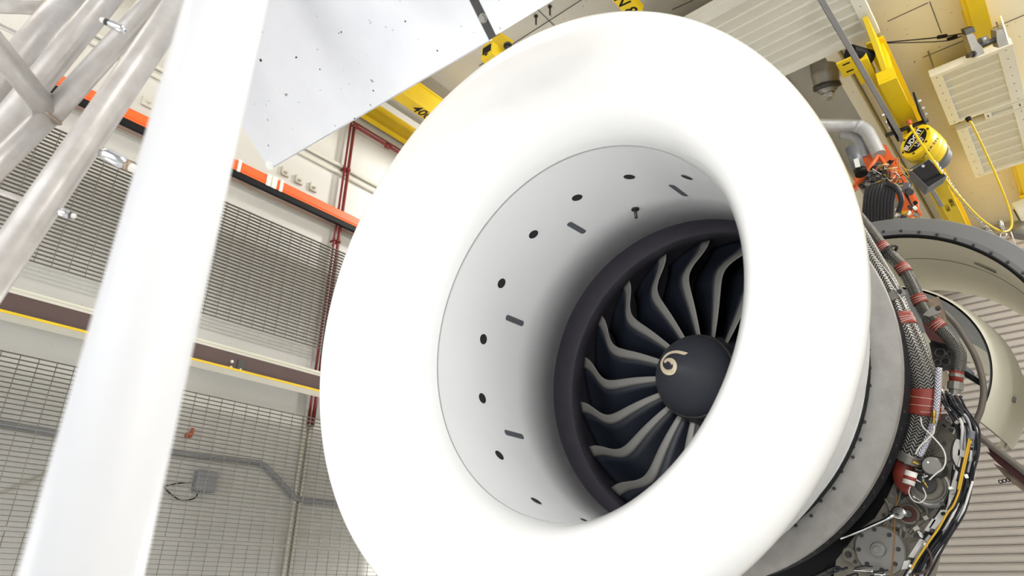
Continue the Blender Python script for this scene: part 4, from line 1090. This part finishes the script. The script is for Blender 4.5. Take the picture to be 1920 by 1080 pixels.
# inner fixed structure
part('core_wall', cl(MB(), [(5.0, .60), (5.06, .625), (5.25, .66), (5.6, .70), (5.9, .69), (6.2, .62), (6.5, .50)], -44, 138), MA['cream'], cw, 'cream bulged core wall')
part('core_wall_inside', cl(MB(), [(5.0, .585), (5.6, .68), (6.2, .60)], -44, 138), MA['conduit'], cw)
sp_pts = [(1770, 585), (1792, 608), (1810, 635), (1832, 676), (1844, 725), (1840, 765), (1829, 795), (1832, 812), (1850, 829), (1880, 852), (1925, 888), (1990, 945)]
P = spline([U(x, y, Y=4.985) for x, y in sp_pts], 6)
part('edge_seal', MB().tube(P, .019, 12), MA['seal'], cw, 'thick grey rubber edge seal')
low = [U(x, y, Y=5.0) for x, y in ((1833, 812), (1850, 829), (1880, 852), (1925, 888), (1990, 945))]
mb = MB()
back = [p + Vector((0, 1.1, 0)) for p in low]
nrm = Vector((-.6, 0, -.8)) * .02
mb.add(low + back, [(i, i + 1, len(low) + i + 1, len(low) + i) for i in range(len(low) - 1)])
part('bifurcation_wall', mb, MA['cream'], cw)
mb = MB(); l2 = [p + nrm for p in low]; b2_ = [p + nrm for p in back]
mb.add(l2 + b2_, [(i, i + 1, len(l2) + i + 1, len(l2) + i) for i in range(len(l2) - 1)])
part('underside', mb, MA['redbrown'], cw, 'dark brown underside')
part('lower_rail', MB().prism([U(x, y, Y=5.03) for x, y in ((1824, 800), (1834, 826), (1850, 835), (1857, 850), (1848, 846), (1870, 868), (1925, 912), (1990, 970), (1990, 950), (1925, 892), (1880, 856), (1850, 833), (1836, 815))], (0, .05, 0)), MA['redbrown'], cw, 'dark brown edge rail')
part('wood_strip', MB().prism([U(x, y, Y=5.1) for x, y in ((1862, 868), (1890, 900), (1925, 925), (1925, 912), (1885, 880))], (0, .04, 0)), MA['weld'], cw)
for k in range(3):
    part('latch_hook', MB().torus(U(1876 + k * 7, 903 - k * 1.5, Y=5.06), (.3, .8, .3), .010, .003, 14, 6), MA['black'], cw)
pp_ = U(1893, 748, Y=5.35)
d = Vector((pp_.x - CC.x, 0, pp_.z - CC.z)).normalized()
part('drain_plate', MB().box(Vector((CC.x, 5.35, CC.z)) + d * .678, (.035, .05, .012), Matrix.Rotation(-math.atan2(d.z, d.x) + PI / 2, 3, 'Y'), .003), MA['greybox'], cw)
# hinge arms that carry the open half from the engine pylon
for yy in (5.15, 5.95):
    part('hinge_arm', MB().tube([(-1.62, yy, 3.72), (-1.45, yy, 3.78), (C2.x + 1.0 * math.cos(math.radians(125)), yy, C2.z + 1.0 * math.sin(math.radians(125)))], .03, 10), MA['steel'], cw)

# ================================================================== ORANGE RIG, DUCT PIPES
RY = 5.55
def RQ(x, y, Y=RY): return U(x, y, Y=Y)
rig = thing('orange_equipment_frame', RQ(1665, 390), 'orange equipment frame stuffed with loose wires above the engine', 'equipment frame')
def rsub(name, mb, m, lab=None, par=None): return part(name, mb, MA[m], par or rig, lab)
rsub('back_plate', MB().prism([RQ(x, y, 5.75) for x, y in ((1652, 270), (1662, 272), (1722, 376), (1722, 388), (1690, 392), (1645, 300))], (0, .02, 0)), 'orangeframe', 'orange back plate')
rsub('side_plate', MB().prism([RQ(x, y, 5.72) for x, y in ((1655, 296), (1680, 296), (1728, 400), (1712, 410), (1690, 398))], (0, .03, 0)), 'orangeframe')
rsub('top_plate', MB().prism([RQ(x, y, 5.7) for x, y in ((1600, 352), (1604, 320), (1615, 290), (1640, 285), (1652, 286), (1640, 310), (1615, 345))], (0, .03, 0)), 'orangeframe', 'orange top plate')
# open tray with rim
a, b, c, d = (1608, 346), (1648, 292), (1672, 326), (1632, 378)
rsub('tray', MB().prism([RQ(*q, RY - .02) for q in (a, b, c, d)], (0, .02, 0)), 'steel', 'open grey tray')
P = [RQ(*q, RY - .05) for q in (a, b, c)]
rsub('tray_rim', MB().tube([P[0], P[1]], .022, 4).tube([P[1], P[2]], .015, 4), 'orangeframe', 'bright orange rim')
rr = random.Random(11)
for k in range(26):
    u_, v_ = rr.uniform(.05, .95), rr.uniform(.1, .9)
    x = a[0] + (b[0] - a[0]) * u_ + (d[0] - a[0]) * v_; y = a[1] + (b[1] - a[1]) * u_ + (d[1] - a[1]) * v_
    rsub('terminal', MB().box(RQ(x, y, RY - .045), (rr.uniform(.02, .05), .03, rr.uniform(.015, .04)), Matrix.Rotation(.6, 3, 'Y'), .003), rr.choice(['steel', 'black', 'greybox', 'label', 'steeldark', 'steel']))
for k in range(34):
    x, y = rr.uniform(1640, 1690), rr.uniform(306, 348)
    P = spline([RQ(x, y, RY - .07 - rr.uniform(0, .05)), RQ(x + rr.uniform(-10, 14), y + rr.uniform(-10, 10), RY - .1 - rr.uniform(0, .06)), RQ(x + rr.uniform(0, 26), y + rr.uniform(-12, 16), RY - .08), RQ(x + rr.uniform(4, 22), y + rr.uniform(0, 22), RY - .05)], 5)
    rsub('loose_wire', MB().tube(P, .0035, 5), rr.choice(['wired', 'wirey', 'wirew', 'redwire', 'wired', 'wirey']))
rsub('connector_block', MB().box(RQ(1692, 352, 5.6), (.12, .06, .07), Matrix.Rotation(.35, 3, 'Y'), .008), 'greybox')
rsub('connector', MB().cyl(RQ(1704, 358, 5.6), RQ(1706, 360, 5.5), .03, 14, .004), 'steeldark')
rsub('rod', MB().tube([RQ(1697, 362, 5.6), RQ(1722, 404, 5.6)], .010, 8), 'redbrown')
for (x, y) in ((1667, 305), (1714, 382)):
    rsub('slot', MB().box(RQ(x, y, 5.705), (.05, .01, .03), Matrix.Rotation(-.5, 3, 'Y')), 'black')
for k in range(14):
    x, y = rr.uniform(1682, 1722), rr.uniform(388, 410)
    rsub('terminal', MB().box(RQ(x, y, 5.5), (rr.uniform(.015, .04), .03, rr.uniform(.015, .03)), Matrix.Rotation(rr.uniform(0, 2), 3, 'Y'), .002), rr.choice(['label', 'steel', 'wirey', 'label', 'steeldark']))
rsub('support_strut', MB().tube([RQ(1625, 400, 5.6), E(.95, 1.0, math.radians(58))], .03, 10).tube([RQ(1612, 345, 5.7), E(.7, 1.04, math.radians(75))], .03, 10), 'orangeframe')
# black cable bundle looping down
for k in range(9):
    x0 = 1622 + k * 6.2
    top = (1655 + (k - 4) * 3.2, 343 + abs(k - 4) * 1.0)
    P = spline([RQ(top[0] + 4, top[1] + 10, RY - .06), RQ(top[0], top[1], RY - .16), RQ((top[0] + x0) / 2 + (k - 4) * 1.5, (top[1] + 375) / 2 - 4, RY - .2), RQ(x0, 382, RY - .18), RQ(x0 - 1 + rr.uniform(-1, 1), 425, RY - .1)], 6)
    rsub('black_cable', MB().tube(P, .018, 10), 'wired', 'thick black cable' if k == 0 else None)
P = spline([RQ(1663, 345, RY - .2), RQ(1680, 352, RY - .22), RQ(1690, 375, RY - .2), RQ(1684, 398, RY - .16)], 6)
rsub('black_cable', MB().tube(P, .02, 10), 'wired')
# grey box with label
bx = thing('grey_actuator', RQ(1606, 312, 5.4), 'grey cylinder unit with white label beside the bellmouth edge', 'actuator')
s = pxm(RQ(1606, 305, 5.4))
A_, B_ = RQ(1596, 278, 5.4), RQ(1612, 318, 5.4)
part('body', MB().tube([A_, B_], 11 * s, 16), MA['greybox'], bx)
part('cap', MB().tube([B_, B_ + (B_ - A_) * .22], 11 * s, 16), MA['black'], bx)
part('label_plate', MB().prism([RQ(x, y, 5.32) for x, y in ((1600, 299), (1609, 296), (1613, 312), (1604, 314))], (0, .006, 0)), MA['label'], bx, 'white label')
# pipes
P = spline([E(.95, 1.0, math.radians(85))] + [RQ(x, y, q) for x, y, q in ((1470, 236, 5.1), (1510, 234, 5.25), (1562, 235, 5.45), (1592, 234, 5.6), (1612, 238, 5.65), (1626, 248, 5.66), (1634, 262, 5.66), (1644, 282, 5.66), (1648, 290, 5.66))], 6)
t = thing('duct_pipe', P[24], 'grey duct pipe bending down beside the orange frame', 'pipe')
part('hose', MB().tube(P, 12 * pxm(P[24]), 18), MA['hose'], t)
part('joint', MB().tube(P[28:32], 12.6 * pxm(P[28]), 18), MA['hose'], t)
P = spline([RQ(x, y, 5.75) for x, y in ((1580, 248), (1602, 254), (1616, 272), (1622, 300))], 6)
solo('duct_pipe', MB().tube(P, 13 * pxm(P[6]), 16), MA['conduit'], 'dull grey duct pipe half hidden behind the brighter one', 'pipe', P[6])

# ================================================================== CHAIN HOIST
HD = depth(U(1735, 265, Z=5.25))
hs = HD / F_PX
Hc = U(1716, 264, D=HD)
ha = cdir(.80, .22, .56)                       # body axis, from the name plate towards the motor
hl = cdir(.80, -.60, 0); hl = (hl - ha * hl.dot(ha)).normalized()   # long axis of the oval name plate
hn = ha.cross(hl).normalized()
if (M @ hn).y < 0: hn = -hn                     # points down
def oval(c, a, b, n=40): return [c + hl * a * math.cos(2 * PI * k / n) + hn * b * math.sin(2 * PI * k / n) for k in range(n)]
hoi = thing('chain_hoist', Hc, 'yellow electric chain hoist with black name plate hanging from the beam', 'hoist')
def loft(rings, caps=True):
    mb = MB(); n = len(rings[0]); vs = [p for r in rings for p in r]
    fs = [(i * n + k, i * n + (k + 1) % n, (i + 1) * n + (k + 1) % n, (i + 1) * n + k) for i in range(len(rings) - 1) for k in range(n)]
    mb.add(vs, fs, True)
    if caps: mb.f += [tuple(range(n))[::-1], tuple((len(rings) - 1) * n + k for k in range(n))]; mb.sm += [False, False]
    return mb
A1, B1 = 34 * hs, 23 * hs
body = part('body', loft([oval(Hc + ha * t_ * hs, A1 * k_, B1 * k_) for t_, k_ in ((0, .93), (4, 1.0), (28, 1.02), (29, .99), (31, .99), (32, 1.02), (50, 1.0), (51, .97), (53, .97), (54, .99), (72, .94), (80, .86))]), MA['yellow'], hoi, 'yellow oval housing')
part('name_plate', loft([oval(Hc - ha * .6 * hs, A1 * .74, B1 * .68), oval(Hc + ha * .5 * hs, A1 * .74, B1 * .68)]), MA['black'], hoi, 'black oval name plate')
pn = Hc - ha * 1.2 * hs
# the plate is read from outside: right x up must point along -ha
rt = hl if hl.cross(-hn).dot(-ha) > 0 else -hl
part('lettering', text_mb('BUDGIT', 12.5 * hs, pn - hn * 4.5 * hs, rt, -hn, ext=.0006, bold=.0012), MA['label'], hoi, 'white lettering')
part('name_stripe', MB().prism([pn + rt * x * hs + hn * y * hs for x, y in ((-22, 1.6), (22, 1.6), (22, 3), (-22, 3))], -ha * .001), MA['yellow'], hoi)
part('lettering', text_mb('1 TON', 6.5 * hs, pn + hn * 6.6 * hs, rt, -hn, ext=.0006, bold=.0006), MA['label'], hoi)
part('lettering', text_mb('1000 KG', 4.6 * hs, pn + hn * 12 * hs, rt, -hn, ext=.0006, bold=.0004), MA['label'], hoi)
for k in range(6):
    a_ = 2 * PI * (k + .3) / 6
    part('cover_screw', MB().hexbolt(Hc + hl * A1 * .84 * math.cos(a_) + hn * B1 * .84 * math.sin(a_) + ha * .3 * hs, -ha, 1.5 * hs, 1.5 * hs), MA['redbrown'], hoi)
dn = (hn * .9 + hl * -.1).normalized()
# stencilled code on the lower side of the housing
tp = Hc + ha * 16 * hs + hn * B1 * .93 - hl * 0 * hs
nn = (hn * .8 - ha * .0).normalized()
part('lettering', text_mb('DTH A 233', 9 * hs, Hc + ha * 17 * hs + hn * (B1 * 1.035) , hl if hl.cross(-ha).dot(hn) > 0 else -hl, ha * (1 if (hl if hl.cross(-ha).dot(hn) > 0 else -hl).cross(ha).dot(hn) > 0 else -1), ext=.0006, bold=.0008), MA['black'], hoi, 'black stencilled code')
part('motor', loft([oval(Hc + ha * t_ * hs + hn * 3 * hs, A1 * k_ * .95, B1 * k_ * 1.05) for t_, k_ in ((78, .80), (84, .82), (86, .78), (104, .74), (112, .6), (114, .3))]), MA['greybox'], hoi, 'dark grey motor cap')
part('motor_shroud', loft([oval(Hc + ha * t_ * hs - hn * 4 * hs, A1 * k_, B1 * k_) for t_, k_ in ((70, .92), (98, .86), (106, .7))]), MA['yellow'], hoi)
hk = Hc - hn * B1 + ha * 22 * hs
part('suspension_lug', MB().box(hk - hn * 6 * hs, (.06, .05, .1), None, .008), MA['yellow'], hoi)
part('hook_shank', MB().tube([hk, Vector((hb_x, hk.y, Zl - .06))], .018, 10), MA['steeldark'], hoi)
# trolley on the beam
Yt = hk.y
for sx in (-1, 1):
    o = part('trolley_plate', MB().bounds((hb_x + sx * .125 - .008, Yt - .25, Zl - .10), (hb_x + sx * .125 + .008, Yt + .12, Zl + .12), .004), MA['black'], hoi, 'black trolley side plate')
    for dy in (-.18, -.05, .06):
        part('wheel_nut', MB().hexbolt((hb_x + sx * .133, Yt + dy, Zl + .05), (sx, 0, 0), .018, .03), MA['chrome'], o)
part('trolley_axle', MB().tube([(hb_x - .2, Yt, Zl - .06), (hb_x + .16, Yt, Zl - .06)], .02, 10), MA['steeldark'], hoi)
# chain container
bc = U(1738, 332, D=HD + .02)
bx_a = cdir(.42, .30, 1); bx_u = cdir(.86, -.5, 0); bx_u = (bx_u - bx_a * bx_u.dot(bx_a)).normalized(); bx_d = bx_u.cross(bx_a).normalized()
if (M @ bx_d).y < 0: bx_d = -bx_d
Rb = Matrix((bx_u, bx_a, bx_d)).transposed()
part('chain_container', MB().box(bc, (38 * hs, 34 * hs, 46 * hs), Rb, .006), MA['greybox'], hoi, 'dark metal chain container')
part('container_front', MB().box(bc - bx_a * 17.2 * hs, (35 * hs, .004, 43 * hs), Rb, .001), MA['black'], hoi)
part('container_screw', MB().hexbolt(bc - bx_a * 17.6 * hs - bx_d * 17 * hs + bx_u * 2 * hs, -bx_a, 2 * hs, 2 * hs), MA['chrome'], hoi)
part('container_bracket', MB().box(bc - bx_d * 26 * hs - bx_u * 8 * hs, (26 * hs, 14 * hs, 8 * hs), Rb, .004), MA['steeldark'], hoi)
# load chain: every link
lk = MB(); u_ = [(math.cos(2 * PI * k / 16) * .015, math.copysign(.019, math.sin(2 * PI * k / 16 + 1e-6)) + math.sin(2 * PI * k / 16) * .015) for k in range(16)]
lk.tube([(x, 0, z) for x, z in u_], .0065, 6, closed=True)
lkm = lk.mesh('chain_link'); lkm.materials.append(MA['chrome'])
def hd_(x, y, q): return min(HD + q, depth(U(x, y, Z=Zl - .06)))
P = spline([U(x, y, D=hd_(x, y, q)) for x, y, q in ((1748, 298, .0), (1765, 322, .05), (1790, 358, .2), (1815, 388, .4), (1842, 418, .6), (1862, 440, .75))], 14)
acc, last = 0, P[0]; n_l = 0
step = .052
for i in range(1, len(P)):
    seg = P[i] - P[i - 1]
    while acc + seg.length >= step:
        f = (step - acc) / seg.length
        pt = P[i - 1] + seg * f
        q = seg.to_track_quat('Z', 'Y').to_matrix().to_4x4() @ Matrix.Rotation(PI / 2 * (n_l % 2) + .6, 4, 'Z')
        inst('chain_link', lkm, MA['chrome'], hoi, Matrix.Translation(pt) @ q); n_l += 1
        seg = P[i] - pt; acc = 0; P[i - 1] = pt
    acc += seg.length
P = spline([U(x, y, D=min(HD + q, hd_(x, y, q) - .05)) for x, y, q in ((1705, 230, -.16), (1712, 245, -.18), (1735, 280, -.15), (1757, 312, -.1), (1785, 352, .1), (1830, 402, .4), (1858, 424, .6), (1880, 434, .7), (1893, 430, .75), (1897, 415, .8), (1890, 385, .8), (1868, 330, .7), (1845, 280, .55), (1822, 232, .4), (1817, 228, .38))], 6)
t = thing('pendant_cord', P[0], 'yellow pendant cord looping from the hoist up to the cream panel', 'cord')
part('cord', MB().tube(P, .010, 8), MA['yellow'], t)
part('plug', MB().tube([P[-3], P[-1] + Vector((0, 0, .04))], [.016, .026], 10), MA['black'], t, 'black plug')
part('strain_relief', MB().tube([P[0] + (P[0] - P[3]).normalized() * .02, P[2]], .02, 10), MA['redwire'], t, 'orange strain relief')
# shackle and pipe near the end of the right hand beam
p = U(1880, 425, D=6.6)
t = thing('rope_end', p, 'small chrome eye and thin rod beside the beam end', 'fitting')
part('rod', MB().tube([U(1874, 413, D=6.6), U(1882, 432, D=6.6)], .02, 8), MA['chrome'], t)
part('eye', MB().torus(U(1881, 441, D=6.55), (0, 1, 0), .025, .008, 16, 6), MA['chrome'], t)
part('line', MB().tube([U(1895, 434, D=6.6), U(1905, 462, D=6.6)], .006, 6), MA['tie'], t)
zz = U(1915, 400, Y=8.6)
t = thing('ceiling_drum', zz, 'cream cylinder fitting at the right edge below the panels', 'fixture')
part('drum', MB().cyl(U(1935, 395, Y=8.6), U(1908, 405, Y=8.6), .16, 20, .01), MA['cream'], t)
part('foot', MB().tube([U(1920, 420, Y=8.6), U(1912, 444, Y=8.6)], .1, 16), MA['steel'], t)
part('drum_hole', MB().cyl(U(1908, 405, Y=8.6), U(1907, 405.4, Y=8.6), .09, 16), MA['black'], t)

# ================================================================== INCLINED SHEETS
def shp(x, y, n_, p0):
    d = ray(x, y); k = (p0 - EYE).dot(n_) / d.dot(n_); return EYE + d * k
e1 = Vector((-.9983, -.0579, -.0038)); e2 = Vector((-.1326, .7492, -.6489)); e2 = (e2 - e1 * e2.dot(e1)).normalized()
ns = e1.cross(e2).normalized()
p0 = U(505, 318, D=3.3)
t = thing('deflector_sheet', p0, 'large bare aluminium sheet sloping overhead beside the white tube', 'sheet')
quad = [shp(*q, ns, p0) for q in ((505, 318), (918, 77))]
up = -e2 * 2.6
th_ = ns * (.006 if ns.dot(p0 - EYE) > 0 else -.006)
part('panel', MB().prism([quad[0], quad[1], quad[1] + up, quad[0] + up], th_), MA['sheet'], t)
part('edge_lip', MB().prism([quad[0], quad[1], quad[1] + th_ * 4, quad[0] + th_ * 4], e2 * -.004), MA['sheet'], t)
part('corner_rivet', MB().hexbolt(shp(505, 310, ns, p0), -th_, .016, .006), MA['label'], t)
for q in ((489, 113), (555, 108), (556, 107), (640, 60), (700, 170), (760, 40), (820, 95), (665, 222), (600, 130)):
    part('rivet_hole', MB().cyl(shp(*q, ns, p0) - th_ * .05, shp(*q, ns, p0) - th_ * .2, .0035 if q[0] != 489 else .007, 8), MA['darkhole'], t)
t = thing('deflector_sheet', shp(925, 66, ns, p0), 'smaller bare aluminium sheet right of the seam at the top', 'sheet')
quad = [shp(*q, ns, p0) for q in ((930, 66), (1038, 0))]
ex = (quad[1] - quad[0]) * 1.9
part('panel', MB().prism([quad[0], quad[0] + ex, quad[0] + ex + up, quad[0] + up], th_), MA['sheet'], t)
s0 = shp(924, 71, ns, p0)
part('seam_strip', MB().prism([s0 - e1 * .02, s0 + e1 * .02, s0 + e1 * .02 + up, s0 - e1 * .02 + up], th_ * .4).prism([s0 + th_ - e1 * .03, s0 + th_ + e1 * .03, s0 + th_ + e1 * .03 + up, s0 + th_ - e1 * .03 + up], th_), MA['steeldark'], t, 'dark joint strip')
for k in range(5):
    q = s0 + up * (.03 + .06 * k); part('joint_bolt', MB().hexbolt(q, -th_, .012, .01), MA['steel'], t)

# ================================================================== WELDED TUBE STAND IN FRONT
st = thing('tube_stand', U(155, 1080, D=.62), 'welded stand of white and grey tubes in the left foreground', 'stand')
def stube(pts, rpx, m='tube', lab=None, k=1, name='tube'):
    P = [U(x, y, D=d) for x, y, d in pts]
    rr_ = [r * d / F_PX for r, (x, y, d) in zip(rpx if isinstance(rpx, (list, tuple)) else [rpx] * len(pts), pts)]
    r0 = sum(rr_) / len(rr_)
    return part(name, MB().tube(P if k == 1 else spline(P, k), r0, 28), MA[m], st, lab), P, r0
# the thick white post (constant radius, leaning towards us at the bottom)
r_ = .0565
def post(x0, y0, x1, y1, w0, w1, r, m, lab=None, ext0=.0, ext1=.0):
    d0, d1 = r * F_PX / (w0 / 2), r * F_PX / (w1 / 2)
    a, b = U(x0, y0, D=d0), U(x1, y1, D=d1); v = b - a
    part('tube', MB().tube([a - v * ext0, b + v * ext1], r, 32), MA[m], st, lab); return a, b
post(427, 0, 155, 1080, 136, 204, .0565, 'tubewhite', 'thick white post', .9, 1.0)
post(340, 0, 0, 500, 50, 66, .045, 'tube', 'grey tube leaning behind the white post', .8, .8)
a, b = post(290, 0, 94, 217, 39, 42, .037, 'tube', None, .8, .02)
c, d = post(92, 214, 0, 306, 42, 44, .037, 'tube', None, 0, 2.5)
post(0, 96, 94, 214, 45, 42, .037, 'tube', None, 3.0, 0)
post(198, 0, 0, 242, 45, 48, .045, 'tube', None, .8, .8)
post(131, 0, 0, 154, 54, 60, .06, 'tube', None, .8, .8)
post(0, 12, 84, 14, 26, 26, .03, 'tube', None, 3.0, 0)
post(0, 48, 88, 90, 10, 10, .012, 'tube', None, 3.0, 0)
post(0, 212, 68, 232, 10, 10, .010, 'tube', None, 3.0, 0)
post(0, 360, 58, 380, 11, 11, .012, 'tube', None, 3.0, 0)
wj = U(94, 216, D=.037 * F_PX / 21)
part('weld', MB().torus(wj, cdir(.55, -.65, .2), .0375, .005, 24, 8).torus(wj + cdir(-.3, -.5, 0) * .03, cdir(.6, .8, .1), .0365, .005, 24, 8), MA['weld'], st, 'rusty weld beads')
blk = U(82, 82, D=.012 * F_PX / 5)
part('rod_end', MB().box(blk, (.03, .03, .03), rot, .004), MA['tube'], st)
# nozzles on the tubes
def nozzle(x0, y0, x1, y1, d, rpx, lab, red=False):
    a, b = U(x0, y0, D=d), U(x1, y1, D=d); v = b - a; L = v.length; s = d / F_PX
    t = thing('stand_nozzle', a, lab, 'nozzle', 'spray nozzles on the stand')
    part('body', MB().lathe(a, v, [(-L * .1, .001), (-L * .1, rpx * s * .7), (L * .1, rpx * s), (L * .55, rpx * s * .95), (L * .66, rpx * s * .6), (L * .7, rpx * s * .6)], 20), MA['chrome'], t)
    part('collar', MB().lathe(a, v, [(L * .66, rpx * s * .5), (L * .66, rpx * s * .8), (L * .78, rpx * s * .8), (L * .8, rpx * s * .5)], 16), MA['weld' if red else 'steeldark'], t)
    part('tip', MB().lathe(a, v, [(L * .78, rpx * s * .65), (L * .95, rpx * s * .6), (L, rpx * s * .35), (L, .001)], 12), MA['tie'], t)
nozzle(196, 288, 258, 320, 1.75, 13, 'chrome spray nozzle with reddish collar beside the white post', True)
nozzle(232, 56, 188, 36, 1.9, 8, 'small dark tipped nozzle between the upper tubes')
nozzle(112, 398, 142, 406, 1.7, 8, 'small spray nozzle low on the grey leaning tube')
